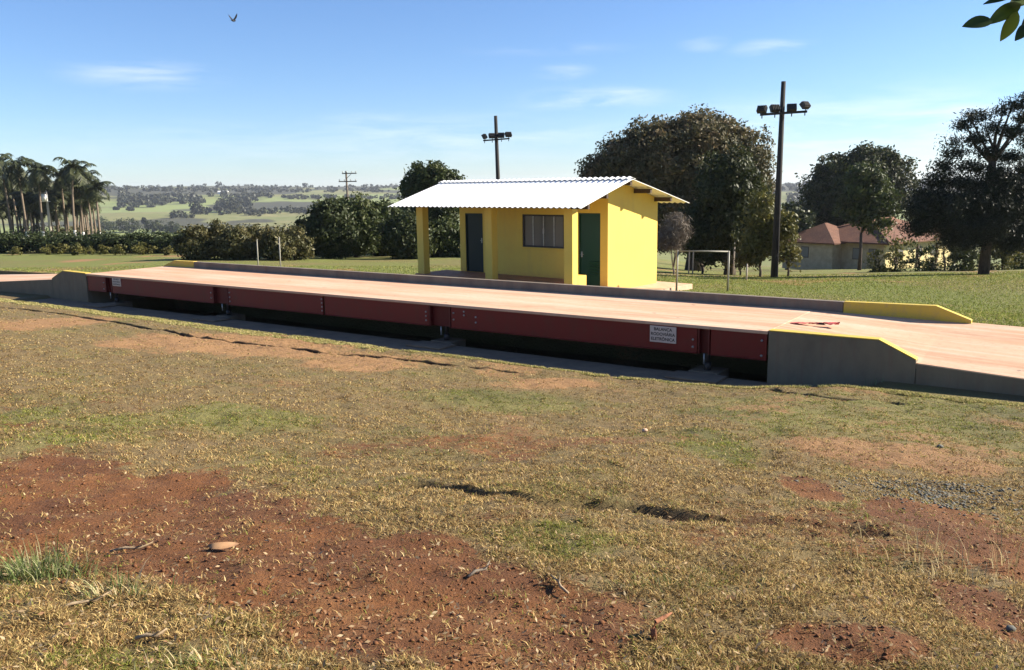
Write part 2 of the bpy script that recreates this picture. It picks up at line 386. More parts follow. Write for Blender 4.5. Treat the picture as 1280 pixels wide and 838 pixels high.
nz = wn('ShaderNodeTexNoise'); nz.inputs['Scale'].default_value = 1.6; nz.inputs['Detail'].default_value = 7; nz.inputs['Roughness'].default_value = .6; nz.inputs['Distortion'].default_value = .4
nt.links.new(mp.outputs[0], nz.inputs['Vector'])
tot = None
for (px, py, rx, ry, amp) in [(178,94,85,18,.5),(745,124,110,16,.6),(705,90,40,10,.4),(968,60,50,12,.5),(880,55,30,10,.3),(1100,165,330,55,.55),(560,175,260,34,.35),(460,150,70,14,.25),(300,180,300,30,.18),(690,62,110,8,.2)]:
    d = np.array(ray(px, py)); d /= np.linalg.norm(d)
    sb = wn('ShaderNodeVectorMath', operation='SUBTRACT'); sb.inputs[1].default_value = d; nt.links.new(tc.outputs['Generated'], sb.inputs[0])
    ml = wn('ShaderNodeVectorMath', operation='MULTIPLY'); ml.inputs[1].default_value = (F/rx, F/rx*.6, F/ry); nt.links.new(sb.outputs[0], ml.inputs[0])
    ln = wn('ShaderNodeVectorMath', operation='LENGTH'); nt.links.new(ml.outputs[0], ln.inputs[0])
    mr = wn('ShaderNodeMapRange', interpolation_type='SMOOTHSTEP'); nt.links.new(ln.outputs['Value'], mr.inputs[0])
    for i, q in enumerate((0., 1.25, amp, 0.)): mr.inputs[1+i].default_value = q
    tot = mr.outputs[0] if tot is None else wmath('MAXIMUM', tot, mr.outputs[0])
nr = wn('ShaderNodeMapRange'); nt.links.new(nz.outputs['Fac'], nr.inputs[0])
for i, q in enumerate((.40, .70, .0, 1.)): nr.inputs[1+i].default_value = q
fac = wmath('MULTIPLY', tot, nr.outputs[0])
mxw = wn('ShaderNodeMix', data_type='RGBA'); nt.links.new(fac, mxw.inputs[0]); tn = wn('ShaderNodeMix', data_type='RGBA', blend_type='MULTIPLY'); tn.inputs[0].default_value = 1; tn.inputs[7].default_value = (.87, .97, 1.15, 1); nt.links.new(sky.outputs[0], tn.inputs[6]); nt.links.new(tn.outputs[2], mxw.inputs[6]); mxw.inputs[7].default_value = (8.2, 8.5, 9.0, 1)
nt.links.new(mxw.outputs[2], bg.inputs[0])
sl = bpy.data.lights.new('sun', 'SUN'); sl.energy = 5.0; sl.angle = math.radians(.5); sl.color = (1, .91, .75)
so = bpy.data.objects.new('sun', sl); C.objects.link(so)
sd = Vector((math.cos(SUN_AZ)*math.cos(SUN_EL), math.sin(SUN_AZ)*math.cos(SUN_EL), math.sin(SUN_EL)))
so.rotation_euler = (-sd).to_track_quat('-Z', 'Y').to_euler(); so.location = (30, 0, 30)
cam = bpy.data.cameras.new('camera'); co = bpy.data.objects.new('camera', cam); C.objects.link(co); sc.camera = co
cam.sensor_width = 36; cam.lens = F/1280*36; cam.shift_y = (CY-419)/1280; cam.clip_start = .05; cam.clip_end = 20000
r0 = Vector((1,0,0)); u0 = Vector((0, math.sin(PT), math.cos(PT))); f0 = Vector((0, math.cos(PT), -math.sin(PT)))
rr = r0*math.cos(RL) - u0*math.sin(RL); uu = r0*math.sin(RL) + u0*math.cos(RL)
mt = Matrix((rr, uu, -f0)).transposed().to_4x4(); mt.translation = (0, 0, H); co.matrix_world = mt
sc.view_settings.view_transform = 'Standard'; sc.view_settings.look = 'None'; sc.view_settings.exposure = 1.4; sc.view_settings.gamma = 1
cy = sc.cycles; cy.use_denoising = True; cy.max_bounces = 6; cy.diffuse_bounces = 3; cy.glossy_bounces = 2; cy.transmission_bounces = 4; cy.transparent_max_bounces = 8; cy.volume_bounces = 0
cy.caustics_reflective = False; cy.caustics_refractive = False; cy.sample_clamp_indirect = 6

# ------------------------------------------------------------------ ground sheets
def geo(a, b, r, st):
    out = []; x = a
    while x < b: st *= r; x += st; out.append(x)
    return np.array(out)
S = np.concatenate([-geo(8, 175, 1.05, .12)[::-1], np.arange(-8, -2, .12), np.arange(-2, 12, .075), np.arange(12, 31, .06), np.arange(31, 36, .12), 36+geo(0, 170, 1.05, .12)])
W = np.concatenate([-geo(16.4, 120, 1.1, .06)[::-1], np.arange(-16.4, -6, .05), np.arange(-6, -3.4, .08), np.arange(-3.4, -2, .035), np.arange(-2, -.2, .03), np.arange(-.2, 3, .2), np.arange(3, 3.4, .03), np.arange(3.4, 16, .2), 16+geo(0, 175, 1.04, .2)])
gs, gw = np.meshgrid(S, W)
gx = (D0[0] + gs*DD[0] + gw*DN[0]).ravel(); gy = (D0[1] + gs*DD[1] + gw*DN[1]).ravel()
gz = terr(gx, gy) - 1.5*sst(150, 172, np.hypot(gx, gy))
di, gr = masks(gx, gy); pal_ = sst(-8.5, -5.5, gw.ravel())*.85
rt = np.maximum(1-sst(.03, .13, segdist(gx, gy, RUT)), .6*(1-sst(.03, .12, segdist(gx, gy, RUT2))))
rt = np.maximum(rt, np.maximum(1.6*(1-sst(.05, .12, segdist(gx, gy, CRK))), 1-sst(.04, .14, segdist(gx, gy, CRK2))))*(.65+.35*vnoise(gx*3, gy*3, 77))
ph = np.zeros_like(gx)
pc = np.interp(gx, [-60, -20, 0, 8, 20, 60], [52, 50, 46, 42, 41, 48]) + 1.2*(vnoise(gx*.15, gx*0, 91)-.5)
ph = (1-sst(1.1, 1.9, np.abs(gy-pc)))*sst(2, 6, gx)
hp = hit(1030, 331); ph = np.maximum(ph, .9*(1-sst(5, 9, np.hypot((gx-hp[0])*.8, gy-hp[1]))))
nS, nW = len(S), len(W); idx = np.arange(nS*nW).reshape(nW, nS)
quads = np.stack([idx[:-1,:-1], idx[:-1,1:], idx[1:,1:], idx[1:,:-1]], -1).reshape(-1, 4)
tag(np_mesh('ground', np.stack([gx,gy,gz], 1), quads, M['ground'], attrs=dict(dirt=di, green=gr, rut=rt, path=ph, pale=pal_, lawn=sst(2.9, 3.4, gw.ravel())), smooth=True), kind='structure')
ra = np.geomspace(140, 5200, 330); aa = np.radians(np.arange(-62, 62.01, .16))
RA, AA = np.meshgrid(ra, aa); hx = (RA*np.sin(AA)).ravel(); hy = (RA*np.cos(AA)).ravel(); hz = terr0(hx, hy)
hr = np.hypot(hx, hy)
fn = fbm(hx/300, hy/300, 61)
wood = sst(.56, .60, fbm(hx/190, hy/150, 63))
wood = np.where(hr > 1700, np.maximum(wood, sst(.44, .50, fn)), wood)
lush = sst(.55, .6, fbm(hx/350+9, hy/250, 65))
nA, nR = len(aa), len(ra); idx = np.arange(nA*nR).reshape(nA, nR)
quads = np.stack([idx[:-1,:-1], idx[:-1,1:], idx[1:,1:], idx[1:,:-1]], -1).reshape(-1, 4)
tag(np_mesh('hills', np.stack([hx,hy,hz], 1), quads, M['hill'], attrs=dict(wood=wood, lush=lush), smooth=True), kind='structure')
fl = MB(); fl.prism([(-2.3,-1.42),(22.4,-1.42),(23.6,-1.2),(24.2,-.6),(24.2,-.02),(22.6,-.02),(22.45,.0),(0,.0),(-.1,-.02),(-2.3,-.02)], 'z', -1.1, -.50)
flo = fl.build('pit_floor', M['pit']); flo.location = (D0[0], D0[1], 0); flo.rotation_euler = (0,0,TH); tag(flo, kind='structure')
#PART2
# ------------------------------------------------------------------ weighbridge
wb = thing('weighbridge', (D0[0], D0[1], 0), 'long truck weighbridge with dusty concrete deck and dark red steel side girders', 'weighbridge', TH)
LB = 22.53
MB().box(0, LB, .0, 3.0, .385, .445).build('deck_slab', M['deck'], wb, .008)
MB().box(1.55, 23.11, 3.0, 3.16, -.6, .652).build('guide_kerb', M['kerb'], wb, .012)
for a, b in ((.02, 1.05), (1.45, 6.56), (7.27, 11.06), (11.12, 14.58), (15.24, 21.18), (21.45, LB-.02)):
    g = MB(); g.box(a, b, .03, .06, -.085, .384); g.box(a, b, .012, .14, -.105, -.086)
    g.build('side_girder', M['red'], wb, .004)
for a, b in ((1.05, 1.45), (6.56, 7.27), (14.58, 15.24), (21.18, 21.45)):
    j = MB(); j.box(a, b, .13, .15, -.10, .384)
    for q in (a+.02, b-.05): j.box(q, q+.03, .02, .129, -.10, .384)
    j.build('joint_plate', M['reddark'], wb)
    m = (a+b)/2
    f = MB(); f.tube([(m, .26, -.45), (m, .26, -.30)], .07, 10); f.tube([(m, .26, -.30), (m, .26, -.02)], .045, 10); f.box(m-.12, m+.12, .16, .36, -.04, .0)
    f.build('support_foot', M['iron'], wb)
    MB().tube([(m, .06, -.30), (m, .06, -.10)], .018, 8).build('jack_bolt', M['steel'], wb)
    fp = MB(); fp.box(m-.5, m+.5, -.62, -.03, -.497, -.455); fp.box(m-.3, m+.3, .03, .6, -1.1, -.45); fp.build('footing_pad', M['pit'], wb, .01)
for s_, zs in ((.98,(.2,.0)),(6.50,(.2,.05)),(7.33,(.25,.12,.0)),(11.03,(.3,.2,.1,.0)),(14.50,(.22,.12,.02)),(15.32,(.25,.1)),(15.62,(.3,.22)),(15.95,(.2,.08)),(21.10,(.16,.02)),(22.42,(.26,-.02))):
    for z_ in zs: MB().tube([(s_, .031, z_), (s_, .008, z_)], .022, 6).build('bolt', M['steel'], wb)
MB().box(0, LB, 2.80, 2.86, -.10, .384).build('rear_girder', M['reddark'], wb)
# approach ramps
def ramp(name, label, pts, near, far, farfull, loc_s):
    rt_ = thing(name, (D0[0]+DD[0]*loc_s, D0[1]+DD[1]*loc_s, 0), label, 'ramp', TH)
    sh = lambda P: [(p[0]-loc_s, p[1]) for p in P]
    tp_ = [q for q in pts if q[1] > -.7]; tp_.sort()
    if farfull:
        ss = np.arange(tp_[0][0], tp_[-1][0]+.01, .25); V = []; n_ = len(ss); wws = np.linspace(.025, 3.1, 9)
        for dz in (0, -.10):
            for w_ in wws:
                zn = np.interp(ss, [q[0] for q in tp_], [q[1] for q in tp_]); zf = np.interp(ss, [q[0] for q in farfull], [q[1] for q in farfull])
                V += [(a-loc_s, w_, b+(c-b)*w_/3+dz) for a, b, c in zip(ss, zn, zf)]
        q9 = lambda o: [(o+j*n_+i, o+j*n_+i+1, o+(j+1)*n_+i+1, o+(j+1)*n_+i) for j in range(8) for i in range(n_-1)]
        N9 = 9*n_; edge = [(i, i+1, N9+i+1, N9+i) for i in range(n_-1)]+[(8*n_+i, 8*n_+i+1, N9+8*n_+i+1, N9+8*n_+i) for i in range(n_-1)]
        MB().add(V, q9(0)+[f[::-1] for f in q9(N9)]+edge).build('ramp_slab', M['deck'], rt_)
        MB().box(tp_[0][0]-loc_s, tp_[-1][0]-loc_s, 3.0, 3.09, -.9, -.02).build('far_edge_wall', M['conc'], rt_)
    else: MB().prism(sh(tp_+[(q[0], q[1]-.10) for q in tp_[::-1]]), 'y', .025, 3.10).build('ramp_slab', M['deck'], rt_)
    MB().prism(sh([(q[0], q[1]-.101) for q in tp_]+[(tp_[-1][0], -1.), (tp_[0][0], -1.)]), 'y', .03, 3.09).build('ramp_base', M['conc'], rt_)
    MB().prism(sh(near), 'y', 0, .19).build('side_wall', M['conc'], rt_, .01)
    e = [q for q in tp_ if (q[0] > 25.0 or q[0] < -2.1)]; e = ([(25.002, .11)]+e if e[0][0] > 0 else e[:-1]+[(-2.192, .145)])
    MB().prism(sh([(q[0], q[1]-.006) for q in e]+[(e[-1][0], -1.), (e[0][0], -1.)]), 'y', .002, .0245).build('edge_wall', M['conc'], rt_)
    top = near[1:-1]; cp = MB()
    cap = sh([(p[0], p[1]+.002) for p in top] + [(p[0], p[1]+.022) for p in top[::-1]])
    cp.prism(cap, 'y', -.006, .196).build('painted_coping', M['yelcap'], rt_, .006)
    MB().prism(sh(far), 'y', 3.003, 3.165).build('yellow_kerb', M['yelcap'], rt_, .012)
    return rt_
ramp('approach_ramp', 'dusty concrete approach ramp sloping down to the right, with yellow topped kerbs',
     [(22.54,.44),(23.3,.36),(25.0,.115),(26.6,.03),(30,-.07),(36,-.25)],
     [(22.545,-.75),(22.545,.445),(24.40,.445),(24.99,.165),(24.995,-.75)],
     [(23.12,-.6),(23.12,.658),(24.83,.685),(25.45,.45),(25.455,-.6)], [(22.54,.44),(25.4,.385),(26.6,.36),(30,.24),(36,-.02)], 22.54)
ramp('approach_ramp', 'concrete approach ramp at the far left end, partly cut by the picture edge',
     [(-.01,.44),(-2.2,.15),(-6,-.12),(-16,-.62)],
     [(-2.19,-.75),(-2.18,.17),(-1.44,.465),(-.015,.445),(-.01,-.75)],
     [(-.46,-.6),(-.455,.38),(.40,.655),(1.535,.66),(1.54,-.6)], None, -.01)
# signs on the girder
def signplate(s0, s1, z0, z1, label, fs, lines):
    m, zc = (s0+s1)/2, (z0+z1)/2
    p = D0 + DD*m
    t = thing('sign_plate', (p[0], p[1], zc), label, 'sign', TH)
    w_, h_ = (s1-s0)/2, (z1-z0)/2
    MB().box(-w_, w_, .010, .029, -h_, h_).build('plate', M['sign'], t, .003)
    for k, tx in enumerate(lines):
        cu = bpy.data.curves.new('lettering', 'FONT'); cu.body = tx; cu.size = fs; cu.align_x = 'CENTER'; cu.align_y = 'CENTER'; cu.extrude = .0006; cu.offset = .0022*fs/.1
        cu.materials.append(M['black'])
        tmp = bpy.data.objects.new('lettering_curve', cu); C.objects.link(tmp)
        me = bpy.data.meshes.new_from_object(tmp.evaluated_get(bpy.context.evaluated_depsgraph_get())); bpy.data.objects.remove(tmp)
        o = bpy.data.objects.new('lettering', me); C.objects.link(o); o.parent = t
        o.location = (0, .0085, h_*(.60-.60*k)); o.rotation_euler = (math.pi/2, 0, 0)
signplate(20.21, 20.76, .045, .365, 'pale sign plate lettered BALANÇA RODOVIÁRIA ELETRÔNICA on the red girder', .084, ('BALANÇA', 'RODOVIÁRIA', 'ELETRÔNICA'))
signplate(1.50, 1.97, .13, .40, 'small pale sign plate at the far left end of the red girder', .066, ('BALANÇA', 'RODOVIÁRIA', 'ELETRÔNICA'))
# red scrap on the deck
_d = ray(1018, 406.5); _t = (.425-H)/_d[2]; p = (_d[0]*_t, _d[1]*_t); t = thing('red_rag', (p[0], p[1], .425), 'crumpled faded red rag lying on the weighbridge ramp by the near yellow kerb', 'rag', TH)
V = []; n_ = 14
for j in range(6):
    for i in range(n_):
        a = i/(n_-1); V.append((-.42+.84*a, -.08+.2*a+.13*(j/5-.5)*(.6+.5*math.sin(a*9)), .012+.045*abs(math.sin(a*11+j*1.3))*(.3+a)))
MB().add(V, [(j*n_+i, j*n_+i+1, (j+1)*n_+i+1, (j+1)*n_+i) for j in range(5) for i in range(n_-1)], True).build('cloth', M['rag'], t)
MB().add([(.02,-.02,.015),(.22,.0,.012),(.16,.06,.02),(.12,.02,.055)], [(0,1,3),(1,2,3),(2,0,3),(0,2,1)]).build('dark_fold', M['black'], t)

# ------------------------------------------------------------------ yellow hut
hut = thing('weighing_hut', (H0[0], H0[1], 3.1*(1-KH)), 'small bright yellow hut with white corrugated roof and open porch', 'hut', HTH); hut.scale = (KH,)*3
def rz(w): return 2.526+.704*(w+.696)/2.279 if w < 1.583 else 3.23-.705*(w-1.583)/2.977
w0, w1, t0, t1 = 1.296, 3.777, .565, 6.18
wl = MB()
gp = [(w0,.2),(w1,.2),(w1,rz(w1)-.035),(1.583,3.23-.035),(w0,rz(w0)-.035)]
wl.prism(gp, 'x', t0, t0+.15); wl.prism(gp, 'x', t1-.15, t1)
wl.box(t0+.15, t1-.15, w1-.15, w1, .2, rz(w1)-.035)
a, b = w0, w0+.15; zt = rz(w0)-.035
for q in ((t0+.15,.80,.2,zt),(1.55,3.137,.2,zt),(4.684,5.19,.2,zt),(5.93,t1-.15,.2,zt),(.80,1.55,2.27,zt),(.80,1.55,.2,.47),(3.137,4.684,.2,1.32),(3.137,4.684,2.262,zt),(5.19,5.93,2.32,zt)):
    wl.box(q[0], q[1], a, b, q[2], q[3])
wl.build('wall', M['yel'], hut)
MB().box(-.35, 7.14, -.6, 4.19, -.95, .209).build('apron', M['apron'], hut, .01)
MB().box(-.08, 5.02, -.06, w0-.003, .21, .47).build('porch_floor', M['porch'], hut, .01)
MB().box(5.70, 5.968, .243, .62, .212, .71).build('low_wall', M['yel'], hut, .008)
for q in (0, 2.84, 5.69): MB().box(q, q+.28, 0, .24, .213, rz(.05)-.045).build('porch_column', M['yel'], hut, .008)
# roof sheets
tt = np.arange(-.492, 6.77, .185/8); ww = [(-.696, 1.60), (1.566, 4.56)]
sheets = MB()
for k, (wa, wb_) in enumerate(ww):
    V = []; n_ = len(tt)
    for w_ in (wa, (wa+wb_)/2, wb_):
        for q in tt: V.append((q, w_, rz(w_)+.016*math.cos(2*math.pi*q/.185)))
    sheets.add(V, [(j*n_+i, j*n_+i+1, (j+1)*n_+i+1, (j+1)*n_+i) for j in range(2) for i in range(n_-1)], False)
ro = sheets.build('roof', M['roof'], hut); so_ = ro.modifiers.new('thickness', 'SOLIDIFY'); so_.thickness = .012; so_.offset = 0
rc = MB(); V = []; n_ = len(tt)
for dw, dz in ((-.16,-.028),(-.08,.005),(0,.03),(.08,.01),(.16,-.014)):
    for q in tt: V.append((q, 1.583+dw, 3.23+dz+.012+.018*math.cos(2*math.pi*q/.185)))
rc.add(V, [(j*n_+i, j*n_+i+1, (j+1)*n_+i+1, (j+1)*n_+i) for j in range(4) for i in range(n_-1)], True).build('ridge_cap', M['roof'], ro)
for w_ in (-.30, .5, 1.583, 2.56, 3.62):
    zt_ = rz(w_)-.036 - (.02 if w_ == 1.583 else .012)
    MB().box(t1+.003, 6.72, w_-.04, w_+.04, zt_-.12, zt_).build('purlin', M['wood'], hut)
for w_ in (-.30, .5):
    zt_ = rz(w_)-.048; MB().box(-.45, t1, w_-.04, w_+.04, zt_-.10, zt_).build('purlin', M['wood'], hut)
# window
fr = MB(); x0, x1, z0, z1 = 3.137, 4.684, 1.32, 2.262
fr.box(x0, x1, w0+.02, w0+.10, z0, z0+.05); fr.box(x0, x1, w0+.02, w0+.10, z1-.05, z1)
fr.box(x0, x0+.05, w0+.02, w0+.10, z0+.05, z1-.05); fr.box(x1-.05, x1, w0+.02, w0+.10, z0+.05, z1-.05)
wi = fr.build('window', M['iron'], hut)
for q in (.25, .5, .75):
    xm = x0+(x1-x0)*q; MB().box(xm-.014, xm+.014, w0+.035, w0+.075, z0+.05, z1-.05).build('mullion', M['steel'], wi)
MB().box(x0+.05, x1-.05, w0+.055, w0+.06, z0+.05, z1-.05).build('pane', M['glass'], wi)
MB().box(3.89, 3.95, w0+.02, w0+.035, 1.72, 1.86).build('latch', M['steel'], wi)
MB().box(x0-.08, x1+.08, w0-.05, w0+.02, z0-.045, z0-.003).build('sill', M['yel'], wi, .006)
MB().box(3.14, 4.68, w0+.5, w0+.52, .8, 1.62).build('curtain', M['hwall'], wi)
# doors
def door(x0, x1, z0, z1, mat, label, hx):
    d = MB().box(x0+.04, x1-.04, w0+.05, w0+.09, z0+.005, z1-.04).build('door', mat, hut); tag(d, label)
    f = MB(); f.box(x0, x0+.04, w0+.02, w0+.12, z0, z1); f.box(x1-.04, x1, w0+.02, w0+.12, z0, z1); f.box(x0+.04, x1-.04, w0+.02, w0+.12, z1-.04, z1)
    f.build('door_frame', mat, d)
    h = MB(); h.box(hx-.018, hx+.018, w0+.035, w0+.05, z0+.90, z0+1.05); h.tube([(hx, w0+.035, z0+.98), (hx, w0-.01, z0+.98), (hx+.09, w0-.01, z0+.98)], .01, 6)
    h.build('handle', M['steel'], d)
    return d
d1 = door(.80, 1.55, .47, 2.27, M['teal'], 'dark blue-green plain metal door', 1.46)
d2 = door(5.19, 5.93, .209, 2.32, M['green'], 'dark green metal door with louvres low down', 5.28)
for k in range(6):
    z_ = .62+.075*k; MB().obox((5.70, w0+.042, z_), (.16,0,0), (0,.012,.006), (0,-.004,.012)).build('louvre', M['green'], d2)
# ------------------------------------------------------------------ poles and posts
def pm(Y): return Y*.99/F
def pxbase(px, py, Y):
    a = atY(px, py, Y); return np.array([a[0], Y, tz(a[0], Y)])
def floodpole(Y, base, top, arm, lamps, label, rb, rt_, scale):
    b = pxbase(*base, Y); tp = atY(*top, Y)
    t = thing('floodlight_pole', b, label, 'floodlight pole', 0, 'floodlight poles')
    L_ = lambda q: np.array(q) - b
    MB().tube([(0,0,-.4), L_(tp)], [rb, rt_], 12).build('pole', M['pole'], t)
    a0, a1 = L_(atY(*arm[0], Y)), L_(atY(*arm[1], Y)); a0[1] -= rt_+.07; a1[1] -= rt_+.07
    ax = (a1-a0)/2; u = ax/np.linalg.norm(ax)
    MB().obox((a0+a1)/2, ax, (0,.05,0), (0,0,.05)).build('crossarm', M['pole'], t)
    for (px, py, rzv, tilt) in lamps:
        c = L_(atY(px, py, Y)); c[1] -= rt_+.08
        on = a0 + u*np.dot(c-a0, u)
        ca, sa = math.cos(rzv), math.sin(rzv); ct, st_ = math.cos(tilt), math.sin(tilt)
        X = np.array([ca, sa, 0])*.24*scale; Yv = np.array([-sa*ct, ca*ct, -st_])*.11*scale; Zv = np.array([-sa*st_, ca*st_, ct])*.17*scale
        h = MB(); h.obox(c, X, Yv, Zv)
        for k in range(5): h.obox(c-Yv*1.25+X*(k-2)*.4, X*.04, Yv*.25, Zv*.9)
        fl_ = h.build('floodlight', M['iron'], t)
        MB().obox(c+Yv*1.06, X*.86, Yv*.05, Zv*.82).build('lamp_glass', M['glass'], fl_)
        br = MB(); br.tube([on, c-Zv*.9], .025*scale, 6); br.tube([on-np.array([0,0,.2*scale]), on], .03*scale, 6); br.build('bracket', M['iron'], fl_)
    return t
floodpole(38, (968,338), (979.5,102), ((949,144),(1007,140)), ((951,137.5,-.6,.6),(967,136.3,.25,.5),(988,135.3,-.2,.5),(1004.5,132.5,.6,.7)), 'tall dark wooden floodlight pole to the right of the hut, four lamps on its crossarm', .17, .10, .84)
floodpole(63, (626,306), (619.5,145), ((604,176.2),(637,173.6)), ((605.5,171.2,1.3,.5),(615,170.2,.3,.5),(626.5,169.6,-.2,.5),(635.5,168.6,.4,.6)), 'dark floodlight pole rising behind the white hut roof', .19, .12, .95)
# utility poles
Y = 125
for (bx, by, tx, ty, lab, trans) in ((64,296,56,226,'pale power pole with grey transformer in front of the palm grove',1), (437,290,432.5,214,'power pole with two crossarms and insulators above the dark trees',0)):
    b = pxbase(bx, by, Y); tp = atY(tx, ty, Y) - b
    t = thing('utility_pole', b, lab, 'utility pole', 0, 'utility poles')
    MB().tube([(0,0,-.5), tp], [.2,.13], 10).build('pole', M['gpole'] if trans else M['wpole'], t)
    arms = [(tp[2]-.35, 1.15, .12)] if trans else [(tp[2]-.35, 1.05, .5), (tp[2]-1.5, 1.3, .2)]
    for (z_, hw, off) in arms:
        c = tp*(z_/tp[2]); arm = MB().box(c[0]-hw+off, c[0]+hw+off, c[1]-.28, c[1]-.18, z_-.07, z_+.07).build('crossarm', M['iron'] if not trans else M['gpole'], t)
        for q in (-.9,-.35,.35,.9):
            MB().tube([(c[0]+off+q*hw, c[1]-.23, z_+.07), (c[0]+off+q*hw, c[1]-.23, z_+.22), (c[0]+off+q*hw, c[1]-.23, z_+.33)], [.03,.09,.05], 8).build('insulator', M['steel'], arm)
    if trans:
        c = atY(57.5, 247, Y)-b; tr_ = MB(); tr_.tube([(c[0]+.1, c[1]-.55, c[2]-.55), (c[0]+.1, c[1]-.55, c[2]+.45)], .42, 14); tr_.box(c[0]-.45, c[0]+.65, c[1]-.7, c[1]-.12, c[2]-.62, c[2]-.55)
        to = tr_.build('transformer', M['white'], t)
        for q in (-.22, .1, .42): MB().tube([(c[0]+q, c[1]-.55, c[2]+.45), (c[0]+q, c[1]-.55, c[2]+.75)], .05, 6).build('bushing', M['gpole'], to)
    else:
        MB().tube([(tp[0]+.75, tp[1]-.23, tp[2]-.45), (tp[0]+.02, tp[1]-.2, tp[2]-1.1)], .04, 6).build('brace', M['iron'], t)
# thin white posts on the lawn
for (bx, by, ty, Yb, lab) in ((322.5,331,300,34.6,'left one of two thin white posts behind the far kerb'), (350.5,334,297.5,33.6,'right one of two thin white posts behind the far kerb')):
    b = pxbase(bx, by, Yb); hgt = atY(bx-1, ty, Yb)[2]-b[2]
    t = thing('thin_post', b, lab, 'post', 0, 'thin white posts on the lawn')
    MB().tube([(0,0,-.15), (.02,0,hgt)], .026, 8).build('post', M['dull'], t)
    MB().tube([(.02,0,hgt), (.02,0,hgt+.03)], .032, 8).build('cap', M['dull'], t)
# goal-like white frame right of the hut
a, b = pxbase(845.5, 363, 26.3), pxbase(909.5, 365, 26.3)
t = thing('pipe_goal', a, 'small white pipe goal frame standing on the grass right of the hut', 'goal frame')
ht = [atY(847.5, 313, 26.3)[2]-a[2], atY(911.5, 314, 26.3)[2]-a[2]]; dx_ = b[0]-a[0]
MB().tube([(0,0,-.15), (.01,0,ht[0])], .032, 10).build('upright', M['dull'], t)
MB().tube([(dx_,0,-.15), (dx_,0,ht[1])], .032, 10).build('upright', M['dull'], t)
MB().tube([(-.02,0,ht[0]-.02), (dx_+.02,0,ht[1]-.02)], .024, 10).build('crossbar', M['dull'], t)
for (px, py, ty, Yp, lab) in ((861,327,313,44,'left thin pale stake in the shade under the big tree'), (866,327,313,44.5,'right thin pale stake in the shade under the big tree'), (917,329,303,43,'pale wooden stake behind the right end of the goal frame'), (933,341,330,34,'short pale stake on the lawn edge left of the pole')):
    b = pxbase(px, py, Yp); hgt = atY(px, ty, Yp)[2]-b[2]
    t = thing('wooden_stake', b, lab, 'stake', 0, 'stakes under the big tree')
    MB().tube([(0,0,-.1), (.02,0,max(.3,hgt)*.9), (.02,0,max(.3,hgt))], [.04,.035,.012], 7).build('stake', M['gpole'], t)

# ------------------------------------------------------------------ vegetation
def unit(n, rng):
    v = rng.normal(size=(n,3)); return v/np.linalg.norm(v, axis=1, keepdims=True)
def leaf_quads(P, size, rng, out=None, asp=.5, droop=0.):
    n = len(P); N = unit(n, rng)
    if out is not None: N = N*.75 + out*.8; N /= np.linalg.norm(N, axis=1, keepdims=True)
    A = np.cross(N, unit(n, rng)); A[:,2] -= droop; A /= np.linalg.norm(A, axis=1, keepdims=True)+1e-9
    B = np.cross(N, A); B /= np.linalg.norm(B, axis=1, keepdims=True)+1e-9
    s_ = size*rng.uniform(.6, 1.3, n)[:,None]
    V = np.stack([P-A*s_*.5, P+B*s_*asp*.5+A*s_*.05, P+A*s_*.5, P-B*s_*asp*.5+A*s_*.05], 1).reshape(-1,3)
    return V, np.arange(n*4).reshape(n,4)
def cloud(lobes, n, size, rng, clump=.5, per=26, asp=.5, shell=.2, droop=0., gap=0.):
    """leaf points gathered in clumps spread through a set of ellipsoid lobes"""
    c = np.array([l[0] for l in lobes]); r = np.array([l[1] for l in lobes])
    wgt = (r[:,0]*r[:,2])**.9; wgt /= wgt.sum(); m = max(6, n//per)
    li = rng.choice(len(lobes), m, p=wgt); U = unit(m, rng)
    rad = np.clip(1-np.abs(rng.normal(0, shell, m)), .15, 1); lump = 1+.14*np.sin(U[:,0]*7+li)+.10*np.sin(U[:,2]*9+U[:,1]*5+li*2)
    K = c[li]+U*r[li]*(rad*lump)[:,None]
    if gap: keep = rng.random(m) > gap; K, U = K[keep], U[keep]; m = len(K)
    tc_ = rng.random(m)
    k = rng.integers(0, m, n); cr = clump*rng.uniform(.5, 1.3, m)
    P = K[k] + np.clip(rng.normal(0, 1, (n,3)), -1.5, 1.5)*cr[k][:,None]*np.array([.55,.55,.42])
    V, Fq = leaf_quads(P, size, rng, U[k]*.9+rng.normal(0,.3,(n,3)), asp, droop)
    tint = np.clip(.6*tc_[k]+.4*rng.random(n), 0, 1)
    return V, Fq, np.repeat(tint, 4)
def limbs(mb, base, lobes, r0, fork, rng, nb=7):
    mb.tube([base+np.array([0,0,-.3]), base*1.0+np.array([.03,0,fork*.5]), base+np.array([.0,.05,fork])], [r0*1.25, r0*.95, r0*.8], 10)
    f = base+np.array([0,.05,fork])
    for k in range(min(nb, len(lobes)*2)):
        l = lobes[k % len(lobes)]; e = np.array(l[0]) + unit(1, rng)[0]*np.array(l[1])*.45
        mid = f*.5+e*.5 + rng.normal(0,.15,3)*np.linalg.norm(e-f)*.4
        mb.tube([f-np.array([0,0,.1]), mid, e], [r0*.5, r0*.3, r0*.1], 6)
